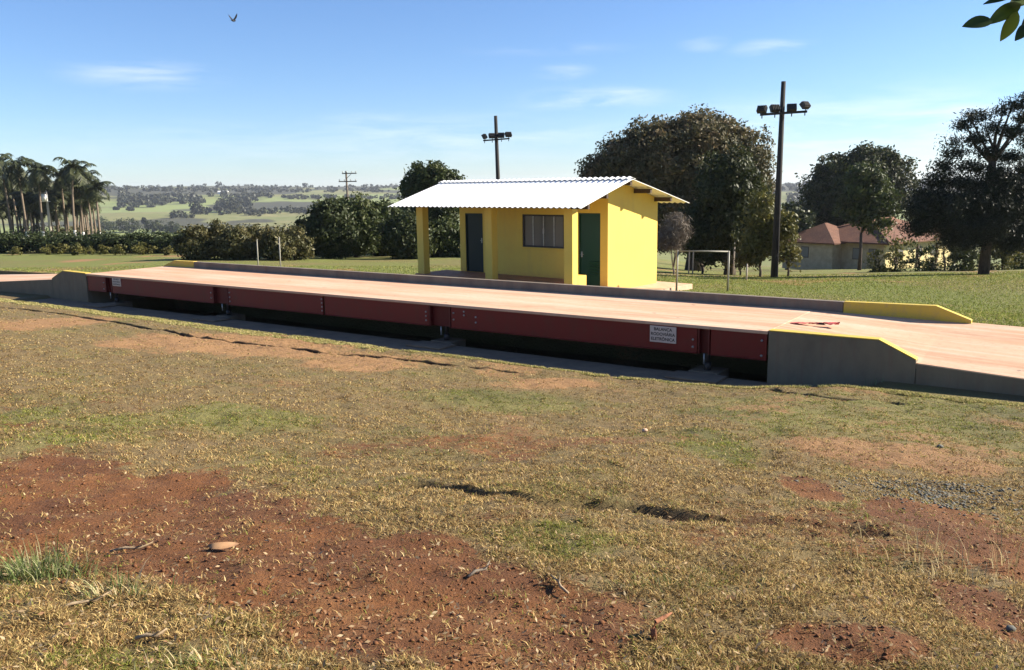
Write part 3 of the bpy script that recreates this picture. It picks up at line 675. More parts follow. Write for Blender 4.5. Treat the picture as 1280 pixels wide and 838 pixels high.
def tree(name, cat, label, Y, basepx, lobes, n, size, mat, bark='bark', r0=.3, fork=None, group=None, seed=1, depth=.9, parts=('crown','trunk'), **kw):
    rng = np.random.default_rng(seed); k = pm(Y)
    b = pxbase(*basepx, Y); L3 = []
    for q in lobes:
        px, py, rx, rz_ = q[:4]; dy = q[4] if len(q) > 4 else 0
        c = atY(px, py, Y); ry = (rx+rz_)/2*k*depth
        L3.append((c-b+np.array([0, dy, 0]), np.array([rx*k, ry, rz_*k])))
    t = thing(name, b, label, cat, 0, group)
    V, Fq, ti = cloud(L3, n, size, rng, **kw)
    np_mesh(parts[0], V, Fq, mat, t, dict(tint=ti))
    if fork is None: fork = max(.5, min(l[0][2]-l[1][2]*.6 for l in L3))
    mb = MB(); limbs(mb, np.zeros(3), L3, r0, fork, rng); mb.build(parts[1], M[bark], t)
    return t
# the big mango and its neighbours
tree('mango_tree', 'tree', 'huge dome shaped mango tree with brownish crown behind the hut', 60, (868,333),
     [(858,208,78,60),(815,208,52,48),(905,205,50,50),(775,215,40,36),(748,228,22,18),(925,235,38,50),(860,260,85,55),(800,270,45,45),(868,172,50,24)], 140000, .26, L['mango'], r0=.6, fork=2.2, seed=3, clump=.62, per=40, shell=.10)
tree('broadleaf_tree', 'tree', 'dark green rounded tree in front of the mango tree, reaching down to the lawn', 46, (912,335),
     [(912,240,40,48),(905,285,48,40),(935,270,28,45),(890,300,32,28)], 42000, .23, L['dark2'], r0=.3, fork=1.0, seed=4, clump=.42)
tree('leafy_shrub', 'shrub', 'tall yellow green leafy shrub at the left foot of the floodlight pole', 40, (950,338),
     [(950,265,15,30),(948,300,20,26),(940,318,18,16),(958,290,10,30)], 5200, .20, L['yel'], r0=.06, fork=.5, seed=5, clump=.35, parts=('foliage','stem'), group='shrubs around the floodlight pole')
tree('leafy_shrub', 'shrub', 'thin yellow green shrub at the right foot of the floodlight pole', 39.5, (985,338),
     [(985,300,12,26),(988,320,14,14),(980,280,8,18)], 2200, .19, L['yel'], r0=.05, fork=.5, seed=6, clump=.3, parts=('foliage','stem'), group='shrubs around the floodlight pole')
tree('dry_shrub', 'shrub', 'bare greyish twiggy shrub just right of the hut wall', 42, (842,322), [(843,292,18,20),(848,282,14,14),(836,300,14,12)], 6500, .30, L['dry'], 'gbark', r0=.05, fork=.35, seed=7, clump=.28, asp=.07, parts=('twigs','stem'))
tree('leafy_shrub', 'shrub', 'dim green bush in the shade right of the dry shrub', 46, (878,325), [(872,298,20,20),(885,308,18,14)], 4200, .22, L['mid'], r0=.06, fork=.4, seed=8, clump=.35, parts=('foliage','stem'))
tree('reddish_bush', 'shrub', 'low brownish red bush left of the floodlight pole', 45, (925,338), [(922,325,18,9),(935,322,14,10)], 2600, .17, L['mango'], r0=.05, fork=.3, seed=9, clump=.25, parts=('foliage','stem'))
tree('broadleaf_tree', 'tree', 'dense dark rounded tree standing behind the red tiled house', 100, (1070,300),
     [(1070,232,50,42),(1040,245,34,40),(1105,232,32,40),(1085,206,36,18),(1062,265,58,32),(1030,262,24,24)], 52000, .42, L['dark2'], r0=.5, fork=3, seed=11, clump=.75, shell=.12)
tree('slender_tree', 'tree', 'slender tree with thin bare trunk in front of the red tiled house', 68, (1074,336),
     [(1085,240,28,26),(1075,262,24,20),(1095,262,26,28),(1078,220,18,14)], 9500, .34, L['mid'], 'bark', r0=.13, fork=3.0, seed=12, clump=.5)
tree('broadleaf_tree', 'tree', 'low dark tree left of the red tiled house behind the floodlight pole', 95, (985,302), [(990,275,16,18),(978,288,14,14),(1004,280,14,14)], 5200, .5, L['dark'], r0=.2, fork=1, seed=13, clump=.7)
# layered conifer on the right
cl = [(1288,122,16,6),(1272,132,18,5),(1250,140,12,4),(1285,148,18,6),(1222,146,22,5),(1205,156,14,4),(1240,160,16,4),(1268,166,18,6),(1195,178,13,3.5),(1222,174,18,4),(1290,178,18,8),(1192,192,18,4),(1232,190,18,5),(1262,196,22,6),(1180,206,20,4),(1212,208,22,5),(1178,218,24,5),(1240,216,26,7),(1285,212,20,10),(1172,228,22,6),(1205,230,34,8),
      (1250,236,40,14),(1160,246,24,10),(1200,252,50,18),(1262,262,40,26),(1150,262,20,12),(1180,276,44,16),(1230,286,50,20),(1288,290,26,24),(1150,285,24,12),(1205,300,40,14),(1170,262,40,20),(1235,258,45,20),(1275,245,30,20),(1255,225,30,10),(1210,285,45,18),(1265,305,35,12)]
tree('cedar_tree', 'tree', 'tall dark conifer with flat layered branches at the right edge of the picture', 38, (1229,347), cl, 92000, .17, L['cedar'], 'bark', r0=.20, fork=5.0, seed=14, clump=.36, per=24, asp=.25, depth=.95, shell=.5)
for i, (px, top, r_, lab) in enumerate(((1118,290,20,'leafy shrub at the sunlit corner of the red tiled house'),(1148,300,20,'sparse leafy shrub in front of the bright house wall'),(1180,296,20,'leafy shrub at the right end of the tiled house'),(1205,305,18,'leafy shrub just left of the conifer trunk'),(1252,300,20,'leafy shrub just right of the conifer trunk'),(1276,305,18,'leafy shrub at the right picture edge under the conifer'),(1098,312,13,'low leafy bush beside the slender trunk'),(1165,318,16,'low bush before the bright wall, under the taller shrubs'))):
    Yb = 50+2*(i % 3)
    top += 14 if 1090 < px < 1190 else 0
    tree('garden_shrub', 'shrub', lab, Yb, (px,342), [(px-3,top-10,r_*.5,14),(px,top+8,r_*.85,14),(px-5,top+26,r_,16),(px+7,top+22,r_*.8,16)], 1000 if 1090 < px < 1190 else 2600, .20, L['mid' if i % 2 else 'yel'], r0=.06, fork=.7, seed=20+i, clump=.36, gap=.3, group='garden shrubs before the tiled house', parts=('foliage','stem'))
# left middle distance: dark trees beside and behind the hut
tree('broadleaf_tree', 'tree', 'round topped tree whose crown rises behind the left end of the hut roof', 64, (540,325), [(540,224,30,17),(522,236,18,14),(560,234,16,14),(540,262,34,24),(538,295,34,26)], 26000, .29, L['mid'], r0=.25, fork=1.4, seed=31, clump=.48)
for i, (px, top, r_, n_, mat, lab) in enumerate(((412,252,26,7000,'dark','dark rounded tree left of the power pole foot'),(445,247,26,7500,'mid','bushy green tree right at the power pole foot'),(478,252,28,7500,'mid','bushy green tree next to the left corner of the hut roof'),(508,268,22,5000,'dark','dark tree seen just left of the left porch pillar'),(556,278,20,4200,'mid','leafy tree seen through the open porch'),(398,282,20,3800,'dark','small dark tree at the left end of the dark trees'))):
    Yb = 54+3*(i % 3); mid = (top+318)/2
    tree('orchard_tree', 'tree', lab, Yb, (px,325), [(px,top+18,r_*.8,18),(px-8,mid,r_,22),(px+9,mid+8,r_*.9,22),(px,mid+20,r_*.85,16)], n_*2, .26, L[mat], r0=.14, fork=.9, seed=40+i, clump=.45, group='orchard trees left of the hut')
for i, (px, top, r_, lab) in enumerate(((243,283,20,'leftmost tan green shrub of the row behind the weighbridge'),(268,279,18,'tan green shrub second from the left in the row'),(292,282,19,'tan green shrub left of the thin white posts'),(318,281,18,'tan green shrub behind the left white post'),(343,284,18,'tan green shrub behind the right white post'),(368,283,19,'tan green shrub at the right end of the row, beside the dark trees'))):
    tree('row_shrub', 'shrub', lab, 50+1.2*(i % 2), (px,325), [(px,top+14,r_*.75,14),(px-6,top+26,r_*.9,15),(px+7,top+27,r_*.9,15)], 5200, .21, L['olive'], r0=.06, fork=.5, seed=60+i, clump=.36, gap=.12, group='shrubs in the row behind the weighbridge', parts=('foliage','stem'))
# clipped hedge plants on the far left (three variants, copied)
def small_plant(name, label, cat, h_, r_, n_, size, mat, seed, group, stem=.04):
    rng = np.random.default_rng(seed); t = thing(name, (0,0,0), label, cat, 0, group)
    L3 = [(np.array([0,0,h_*.62]), np.array([r_,r_,h_*.38])), (np.array([r_*.3,0,h_*.4]), np.array([r_*.9,r_*.9,h_*.33])), (np.array([-r_*.3,.1,h_*.42]), np.array([r_*.9,r_*.9,h_*.34]))]
    V, Fq, ti = cloud(L3, n_, size, rng, clump=r_*.3)
    np_mesh('foliage', V, Fq, mat, t, dict(tint=ti))
    mb = MB(); limbs(mb, np.zeros(3), L3, stem, h_*.25, rng, 5); mb.build('stem', M['bark'], t); return t
HL = 'dark green bush in the long hedge row before the palm grove'
kinds = [small_plant('hedge_bush', HL, 'hedge bush', 2.1+.15*k, 1.15, 2600, .24, L['hedge'], 80+k, 'bushes of the far hedge row') for k in range(3)]
for i, px in enumerate(range(-6, 242, 11)):
    c = kinds[i % 3] if i < 3 else copy_tree(kinds[i % 3])
    q = hit(max(px,0), 316.5); Yb = min(q[1], 75)+1.2*(i % 2); a_ = atY(px, 316, Yb); c.location = (a_[0], Yb, tz(a_[0], Yb)-.05); c.rotation_euler = (0,0,i*1.7); c.scale = (Yb/72,Yb/72,Yb/72*(.70+.14*((i*7) % 5)/5))
ks = [small_plant('young_plant', 'small pale green young plant in front of the far hedge row', 'young plant', .95, .55, 700, .16, L['yel'], 90+k, 'young plants before the hedge row', .02) for k in range(2)]
for i, px in enumerate((21,60,78,97,112,131,150,176,190,211)):
    c = ks[i] if i < 2 else copy_tree(ks[i % 2]); Yb = min(hit(px, 319.5)[1], 70)+(i % 3); a_ = atY(px, 318, Yb); c.location = (a_[0], Yb, tz(a_[0], Yb)-.03); c.rotation_euler = (0,0,i*2.1); s_ = (.8+.1*(i % 4))*Yb/66; c.scale = (s_, s_, s_)

# royal palms
def palm(h_, seed, label):
    rng = np.random.default_rng(seed); t = thing('royal_palm', (0,0,0), label, 'palm', 0, 'royal palms of the grove')
    bend = rng.normal(0, .25, 2)
    P = [np.array([bend[0]*q*q, bend[1]*q*q, h_*q]) for q in (-.04,.1,.35,.6,.85,1.)]
    MB().tube(P, [.24,.20,.15,.145,.12,.09], 9).build('trunk', M['palmtrunk'], t)
    V = []; Fq = []; top = P[-1]; nf = 20
    for k in range(nf):
        az = 2*math.pi*k/nf*2.4+rng.normal(0,.2); el = rng.uniform(-.7, 1.25); Ln = rng.uniform(2.5, 3.4)
        d = np.array([math.cos(az), math.sin(az), 0]); p = top.copy(); e = el; ns = 11; pts = []
        for i in range(ns):
            pts.append(p.copy()); p = p + (d*math.cos(e)+np.array([0,0,math.sin(e)]))*Ln/ns; e -= .13+.05*i/ns*3
        side = np.array([-d[1], d[0], 0])
        for i in range(ns-1):
            a, b = pts[i], pts[i+1]; w_ = .62*math.sin(math.pi*min(1, (i+1.2)/ns*.93))+.12
            for sg in (-1, 1):
                for u in (0., .5):
                    q = a+(b-a)*u; tip = q+side*sg*w_*rng.uniform(.8,1.1)+(b-a)*.9+np.array([0,0,-w_*rng.uniform(.25,.75)])
                    n0 = len(V); V += [q-(b-a)*.12, q+(b-a)*.42, tip+(b-a)*.15, tip-(b-a)*.1]; Fq.append((n0, n0+1, n0+2, n0+3))
    ti = np.repeat(rng.random(len(Fq)), 4)
    np_mesh('fronds', np.array(V), np.array(Fq), L['palm'], t, dict(tint=ti)); 
    MB().tube([top-np.array([0,0,.9]), top-np.array([0,0,.4]), top], [.17,.2,.1], 8).build('crownshaft', M['palmshaft'], t)
    return t
tp_ = NT('palm_trunk'); v_ = tp_.coord(); sp = tp_.node('ShaderNodeSeparateXYZ'); tp_.link(v_, sp.inputs[0]); nn = tp_.noise(tp_.scale(v_, 2, 2, 6), 2, 4)
cc = tp_.mix(tp_.rng(nn, .3, .7), (.20,.155,.115), (.12,.09,.065)); cc = tp_.mix(tp_.rng(sp.outputs[2], 1.1, 1.15), (.66,.64,.62), cc); M['palmtrunk'] = tp_.out(cc, .85)
M['palmshaft'] = plain('green_crownshaft', (.09,.11,.04), (.13,.12,.06), 3, .5)
PL = 'royal palm with whitewashed trunk foot inside the grove at the far left'
pk = [palm(8.2, 101+k, PL) for k in range(4)]
spec = {0:'royal palm at the very left edge of the picture, cut by the frame', 4:'tall royal palm just left of the pale power pole', 8:'tallest royal palm in the right half of the grove, fronds spread wide', 12:'royal palm at the right end of the grove, lower than the others'}
pl = [(5,200,126),(15,212,134),(24,201,122),(34,222,140),(45,206,121),(56,212,131),(66,228,137),(75,214,128),(85,204,120),(96,211,127),(104,219,135),(110,232,126),(119,228,122),(92,236,140),(79,238,143),(102,240,138),(50,230,145),(20,228,144),(38,236,138),(68,240,130),(112,241,140),(8,232,138),(-10,206,128),(58,234,150),(30,240,132),(88,225,134),(62,248,133),(82,250,137),(97,252,134),(42,250,141),(12,246,139),(106,250,131),(72,256,146),(26,254,144),(90,244,148),(116,246,129),(48,258,137),(2,252,134),(58,242,126),(36,246,129)]
for i, (px, py, Yp) in enumerate(pl):
    c = pk[i] if i < 4 else copy_tree(pk[i % 4]); tp = atY(px, py+6, Yp); zg = tz(tp[0], Yp); k = (tp[2]-zg)/8.2
    c.location = (tp[0], Yp, zg); c.rotation_euler = (0,0,i*1.9); c.scale = (min(1, .6+.4*k),)*2+(k,); c['label'] = spec.get(i, PL)
ub = small_plant('undergrowth_bush', 'brownish undergrowth bush between the palm trunks', 'bush', 3.0, 2.3, 2400, .34, L['olive'], 97, 'undergrowth between the palm trunks', .06)
for i, px in enumerate((2,14,27,39,52,64,77,90,103,114)):
    c = ub if i == 0 else copy_tree(ub); Yb = 138+5*(i % 3); a_ = atY(px, 292, Yb); c.location = (a_[0], Yb, tz(a_[0], Yb)-.1); c.rotation_euler = (0,0,i*1.3); q = .85+.12*(i % 4); c.scale = (q, q, q)
# field trees in the valley
for i, (px, by, r_, rz_, lab) in enumerate(((160,291,14,9,'round dark tree standing alone in the pale pasture'),(125,293,18,10,'wide dark tree at the right foot of the palm grove'),(139,288,6,5,'small round tree left of the lone pasture tree'),(193,291,11,7,'low tree right of the lone pasture tree'),(214,292,13,7,'broad low tree left of the tan shrubs'),(181,281,3.5,4,'tiny upright tree in the pasture'),(163,264,4,2.5,'tiny tree on the upper pasture edge'),(145,263,3.5,2,'second tiny tree on the upper pasture edge'),(318,268,5,3,'small tree on the far green field'),(285,266,16,8,'grey green tree clump above the tan shrubs'),(246,268,9,8,'grey green tree left of the clump above the tan shrubs'))):
    q = hit(px, by); Yb = q[1]; b_ = atY(px, by, Yb)
    tree('field_tree', 'tree', lab, Yb, (px,by), [(px,by-rz_*1.1,r_,rz_),(px-r_*.4,by-rz_*.8,r_*.6,rz_*.8),(px+r_*.45,by-rz_*.75,r_*.6,rz_*.75)], 1800, max(.5, pm(Yb)*2.2), L['dark' if i < 5 else 'far'], r0=.2, fork=.8, seed=120+i, clump=pm(Yb)*r_*.25, group='trees scattered over the valley pasture')
# far woods
def woods():
    rng = np.random.default_rng(5); V = []; Fq = []; ti = []; n0 = 0; PT_ = []
    def band(x0, x1, y0, y1, n, hh):
        for _ in range(n):
            px = rng.uniform(x0, x1); py = rng.uniform(y0, y1)
            if fbm(px*.03, py*.12, 7) < .42: continue
            q = hit(px, py)
            if q[1] > 150: PT_.append((q, hh*rng.uniform(.6, 1.3)))
    band(150,340,245,260,300,8); band(-60,520,235,241,420,6); band(330,500,262,268,90,5); band(960,1300,224,262,500,8); band(330,520,247,250,80,6); band(215,330,262,275,70,6)
    for _ in range(520):          # the skyline ridge
        a_ = math.radians(rng.uniform(-36, 36)); r_ = rng.uniform(2150, 2500); x, y = r_*math.sin(a_), r_*math.cos(a_)
        PT_.append((np.array([x, y, tz(x, y)]), rng.choice([4,5,7,12], p=[.42,.32,.2,.06])))
    for q, h_ in PT_:
        m = 34; U = unit(m, rng); P = q + np.array([0,0,h_*.45]) + U*np.array([h_*.75,h_*.6,h_*.5])*rng.uniform(.6,1,(m,1))
        v, f = leaf_quads(P, h_*.55, rng, U, .8); V.append(v); Fq.append(f+n0); n0 += len(v); ti.append(np.repeat(np.clip(rng.random()*.6+rng.random(m)*.4,0,1), 4))
    return np.concatenate(V), np.concatenate(Fq), np.concatenate(ti)
V, Fq, ti = woods(); tag(np_mesh('distant_woods', V, Fq, L['far'], None, dict(tint=ti)), 'dark wooded strips across the far hills', 'woods', kind='stuff')
# tiny far farm building
q = hit(279, 243); t = thing('farm_building', q, 'tiny white farm building on the far wooded ridge', 'building')
MB().box(-9,9,-4,4,-1,4).build('wall', M['white'], t); MB().prism([(-5,4.01),(5,4.01),(0,6.5)], 'x', -9.6, 9.6).build('roof', M['white'], t)

# ------------------------------------------------------------------ red tiled house
hs = hit(1100, 333); hy_ = 86.; hc = atY(1106, 336, hy_); hz_ = tz(hc[0], hy_)
ho = thing('tiled_house', (hc[0], hy_, hz_), 'low beige house with red clay tile hip roof among trees on the right', 'house', -.927)
# local: +x runs along the lit face away from the corner? corner at origin; left face along -x, right face along +y
LX, LY, WH = 9.6, 14.5, 2.6
wm = MB(); wm.box(-LX, -.2, 0, LY, -.6, WH); wm.build('wall', M['hwall'], ho)
MB().box(-.197, 0, .0, LY, -.6, WH-.004).build('side_wall', M['hwall2'], ho)  # lighter plaster copy on the sun-facing side, sunlight put into its colour
def hip(mb, x0, x1, y0, y1, z, hgt, ov):
    x0 -= ov; x1 += ov; y0 -= ov; y1 += ov; w_ = min(x1-x0, y1-y0)/2
    if x1-x0 < y1-y0: r_ = [((x0+x1)/2, y0+w_, z+hgt), ((x0+x1)/2, y1-w_, z+hgt)]
    else: r_ = [(x0+w_, (y0+y1)/2, z+hgt), (x1-w_, (y0+y1)/2, z+hgt)]
    V = [(x0,y0,z),(x1,y0,z),(x1,y1,z),(x0,y1,z)]+r_+[(x0,y0,z-.14),(x1,y0,z-.14),(x1,y1,z-.14),(x0,y1,z-.14)]
    Fc = [(0,1,4),(1,2,5,4),(2,3,5),(3,0,4,5)] if x1-x0 < y1-y0 else [(0,1,5,4),(1,2,5),(2,3,4,5),(3,0,4)]
    mb.add(V, Fc+[(0,6,7,1),(1,7,8,2),(2,8,9,3),(3,9,6,0),(6,9,8,7)]); return r_
rf = MB(); rd = hip(rf, -LX, 0, 0, LY, WH, 2.1, .7); rfo = rf.build('roof', M['tile'], ho)
rg = MB(); rg.tube([rd[0], rd[1]], .13, 6)
for c_ in ((-LX-.7,-.7),(.7,-.7)): rg.tube([(c_[0], c_[1], WH+.03), np.array(rd[0])+np.array([0,0,.03])], .12, 6)
rg.build('ridge_tiles', M['tile'], rfo)
wg = MB(); wg.box(-LX-1.5, -LX+4.6, -1.6, -.003, -.6, 2.45); wg.build('wing_wall', M['hwall'], ho)
wr_ = MB(); hip(wr_, -LX-1.5, -LX+4.6, -1.6, 5, 2.47, 1.9, .5); wr_.build('wing_roof', M['tile'], ho)
for (x_, y_, w_) in ((-LX+.9, -1.604, .8), (-3.6, -.004, .9), (-1.8, -.004, .8)):
    f = MB(); f.box(x_-.06, x_+w_+.06, y_-.03, y_, .75, 1.95); wo = f.build('window', M['wood'], ho)
    MB().box(x_, x_+w_, y_-.035, y_-.031, .82, 1.88).build('pane', M['glass'], wo)
for y_ in (2.2, 6.0, 9.2):
    f = MB().box(.003, .05, y_, y_+1.1, .8, 1.9).build('window', M['wood'], ho); MB().box(.052, .056, y_+.07, y_+1.03, .87, 1.83).build('pane', M['glass'], f)
for y_ in (.2, 4.2, 8.2, 12.2): MB().box(1.0, 1.2, y_-.1, y_+.1, -.6, WH-.35).build('veranda_post', M['wood'], ho)

# ------------------------------------------------------------------ tree beside the photographer with an overhanging twig
tb = np.array([5.2, -.7]); zb = tz(*tb)
t = thing('overhanging_tree', (tb[0], tb[1], zb), 'glossy dark leafy twig hanging into the top right corner, from a tree outside the picture', 'tree')
tipw = atY(1262, 4, 2.3); tip = tipw - np.array([tb[0], tb[1], zb])
mb = MB(); mb.tube([(0,0,-.3),(.03,.02,1.2),(-.05,0,2.4),(.05,.05,3.6),(0,.1,4.6)], [.16,.13,.11,.08,.03], 12)
b0 = np.array([-.03,0,2.5]); b3 = tip+np.array([.05,-.02,.04]); br = []
for u_ in np.linspace(0, 1, 15):
    br.append(b0*(1-u_)+b3*u_+np.array([0, 0, 1.15*math.sin(math.pi*u_**.8)*(1-.25*u_)])+np.array([.10*math.sin(u_*9), .09*math.sin(u_*7+1), .05*math.sin(u_*13)])*math.sin(math.pi*u_))
mb.tube(br, list(np.linspace(.055, .004, 15)), 8)
for k_, dv in ((6,(-.5,.5,.45)),(8,(.35,.7,.3)),(10,(-.55,.2,.35)),(12,(.3,.35,.2))): mb.tube([br[k_], br[k_]+np.array(dv)*.5+np.array([0,0,.06]), br[k_]+np.array(dv)], [.016,.009,.003], 6)
for e in ((.9,.3,4.3),(.6,-.7,4.0),(-.3,-.8,4.4),(.9,.6,3.4)): mb.tube([(.0,0,2.6), np.array(e)*.6+np.array([0,0,1.1]), e], [.05,.03,.01], 6)
mb.build('trunk', M['gbark'], t)
def leafshape(mb, base, tipd, up, Ln, wd_):
    tipd = tipd/np.linalg.norm(tipd); sd_ = np.cross(tipd, up); sd_ /= np.linalg.norm(sd_); nn_ = np.cross(sd_, tipd); V = []; m = 9
    for i in range(m):
        u = i/(m-1); hw = wd_*.5*math.sin(math.pi*u**.85)**.8 if 0 < u < 1 else .0008; c = base+tipd*Ln*u - nn_*.10*Ln*u*u
        V += [c+sd_*hw+nn_*hw*.22, c, c-sd_*hw+nn_*hw*.22]
    mb.add(V, [(i*3+j, i*3+j+1, i*3+j+4, i*3+j+3) for i in range(m-1) for j in (0,1)], True)
k23 = pm(2.3)
lf = MB(); O = np.array([tb[0], tb[1], zb])
for (bx, by, tx, ty, wpx, dy) in ((1241,26,1204,31,19,.0),(1276,4,1236,28,19,.03),(1272,14,1252,52,17,-.02),(1286,30,1270,50,14,.02),(1268,-6,1232,2,10,.05),(1292,5,1262,-4,16,.0),(1300,12,1278,34,15,.04),(1290,-8,1262,8,18,.06),(1305,25,1290,55,16,0),(1300,-14,1270,-22,16,.02),(1285,-20,1250,-16,15,.05)):
    a_ = atY(bx, by, 2.3+dy)-O; b_ = atY(tx, ty, 2.3+dy*.3)-O
    leafshape(lf, a_, b_-a_, np.array([.2,-.75,.55]), np.linalg.norm(b_-a_), wpx*k23)
lo = lf.build('leaves', L['near'], t)
at_ = lo.data.attributes.new('tint', 'FLOAT', 'POINT'); at_.data.foreach_set('value', np.repeat(R.random(len(lo.data.vertices)//27), 27)[:len(lo.data.vertices)].astype(np.float32))
rng = np.random.default_rng(77)
V, Fq, ti = cloud([(np.array([.9,.2,4.2]), np.array([.6,.7,.6])),(np.array([.2,-.9,4.3]), np.array([.6,.6,.5])),(np.array([.1,.1,4.7]), np.array([.6,.6,.5]))], 900, .13, rng, clump=.2)
np_mesh('crown', V, Fq, L['near'], t, dict(tint=ti))
sp_ = [(br[k_]+np.array(dv)*.8, np.array([.22,.22,.16])) for k_, dv in ((6,(-.5,.5,.45)),(8,(.35,.7,.3)),(10,(-.55,.2,.42)),(12,(.35,.35,.35)))]
V, Fq, ti = cloud(sp_, 150, .085, rng, clump=.12, per=10)
np_mesh('leaf_sprays', V, Fq, L['near'], t, dict(tint=ti))

# ------------------------------------------------------------------ bird
bp = atY(291.5, 26, 30); t = thing('flying_bird', bp, 'small black bird flying in the blue sky at the upper left', 'bird', 1.2); t.scale = (.55,)*3
bd = MB(); bd.ell((0,0,0), (.17,.065,.065), 12, 8); bd.ell((.18,0,.03), (.05,.042,.042), 10, 6); bd.add([(.215,-.012,.03),(.215,.012,.03),(.26,0,.02),(.215,0,.045)], [(0,1,2),(1,3,2),(3,0,2)])
bd.add([(-.12,-.03,0),(-.12,.03,0),(-.30,.06,-.01),(-.30,-.06,-.01)], [(0,1,2,3)]); bd.build('body', M['bird'], t)
for sg in (-1, 1):
    V = [(.09,.04*sg,.03),(-.07,.04*sg,.03),(.12,.17*sg,.16),(-.06,.17*sg,.15),(.07,.27*sg,.29),(-.05,.25*sg,.27),(.0,.33*sg,.40)]
    w_ = MB().add(V, [(0,2,3,1),(2,4,5,3),(4,6,5)]).build('wing', M['bird'], t); m_ = w_.modifiers.new('thickness', 'SOLIDIFY'); m_.thickness = .008

# ------------------------------------------------------------------ ground cover
def scatter(n, y0, y1, rng, pw=1.6, spread=.74):
    u = rng.random(n); q = 1-pw
    y = (y0**q + u*(y1**q-y0**q))**(1/q); x = y*spread*rng.uniform(-1, 1, n); return x, y
def blades(name, label, x, y, rng, hmin, hmax, wid, pal, lean=.9):
    n = len(x); z = terr(x, y)-.006; d = np.hypot(x, y); az = rng.uniform(0, 2*math.pi, n); h_ = rng.uniform(hmin, hmax, n)
    ln = lean*rng.uniform(.3, 1.2, n); w_ = (wid+.00045*d)*rng.uniform(.6, 1.3, n); fa = rng.uniform(0, 2*math.pi, n)
    B = np.stack([x, y, z], 1); S_ = np.stack([np.cos(fa), np.sin(fa), 0*fa], 1)*w_[:,None]*.5
    dv = np.stack([np.cos(az)*np.sin(ln), np.sin(az)*np.sin(ln), np.cos(ln)], 1)
    d2 = np.stack([np.cos(az)*np.sin(ln+.6), np.sin(az)*np.sin(ln+.6), np.cos(ln+.6)], 1)
    Mi = B + dv*h_[:,None]*.55; Ti = Mi + d2*h_[:,None]*.5
    Ti[:,2] = np.maximum(Ti[:,2], z+.008)
    V = np.stack([B-S_, B+S_, Mi+S_*.8, Mi-S_*.8, Ti], 1).reshape(-1, 3)
    o_ = np.arange(n)[:,None]*5; F3 = np.concatenate([o_+np.array([[0,1,2]]), o_+np.array([[0,2,3]]), o_+np.array([[3,2,4]])], 0)
    o = np_mesh(name, V, F3, M['blade'], None, dict(col=np.repeat(pal, 5, 0))); return tag(o, label, 'grass', kind='stuff')
rng = np.random.default_rng(21)
xc, yc = scatter(235000, 1.9, 30, rng, 1.38, .98); nb_ = rng.integers(4, 14, len(xc)); ci = np.repeat(np.arange(len(xc)), nb_); rad_ = np.repeat(rng.uniform(.008, .03, len(xc)), nb_)
x = xc[ci]+rng.normal(0, 1, len(ci))*rad_; y = yc[ci]+rng.normal(0, 1, len(ci))*rad_*1.1; s_, w_ = sw(x, y); c_ = crest(s_); hc_ = rng.uniform(.55, 1.3, len(xc))[ci]; cc_ = rng.random(len(xc))[ci]
di, gr = masks(x, y)
keep = (w_ < c_+.05)*(rng.random(len(xc))[ci] > np.clip(di*1.3, 0, .93)*np.where(w_ > -7, .75, 1))*(rng.random(len(xc))[ci] < np.clip((.6*fbm(x*6, y*6, 71)+.4*fbm(x*2.3, y*2.3, 73)-.30)*4.5, .15, 1)); keep &= ~((segdist(x, y, RUT) < .10) & (rng.random(len(x)) < .95))
cc_ = cc_[keep]
x, y, gr, di = x[keep], y[keep], gr[keep], di[keep]
n = len(x); isg = (.65*cc_+.35*rng.random(n)) < np.clip(.15+.6*gr, 0, .85); m = (.5*cc_[::-1][:,None]+.5*rng.random((n,1))); m2 = rng.random((n,1))
dryc = np.where(rng.random((n,1)) < .24, np.array([.15,.095,.042])*(.6+.8*m2), np.where(m < .55, np.array([.56,.405,.17])*(.6+.55*m2), np.where(m < .85, np.array([.34,.20,.075])*(.5+.6*m2), np.array([.68,.53,.27])*(.8+.3*m2))))
grc = np.array([.175,.20,.042])*(.5+.9*m2) + np.array([.05,.02,.0])*m
blades('dry_grass', 'short dry tan and green grass over the foreground slope', x, y, rng, .018, .052, .003, np.where(isg[:,None], grc, dryc)*(.80+.42*fbm(x*1.6, y*1.6, 83)+.35*(fbm(x*.45, y*.45, 85)-.5))[:,None], 1.3)
# lawn beyond the weighbridge
x, y = scatter(430000, 13, 44, rng, 1.2, .95); s_, w_ = sw(x, y); _, gr = masks(x, y); ts_ = ((x-H0[0])*HD[0]+(y-H0[1])*HD[1])/KH; ws_ = ((x-H0[0])*HN[0]+(y-H0[1])*HN[1])/KH
keep = (w_ > 3.2)*~((ts_ > -.4)&(ts_ < 7.2)&(ws_ > -.62)&(ws_ < 4.25)); x, y, gr = x[keep], y[keep], gr[keep]; n = len(x)
m = rng.random((n,1)); m2 = rng.random((n,1)); isg = rng.random(n) < .5+.42*gr
blades('lawn_grass', 'short green lawn beyond the weighbridge', x, y, rng, .035, .08, .006, np.where(isg[:,None], np.array([.20,.235,.042])*(.5+.9*m2), np.array([.44,.38,.13])*(.55+.7*m)), 1.0)
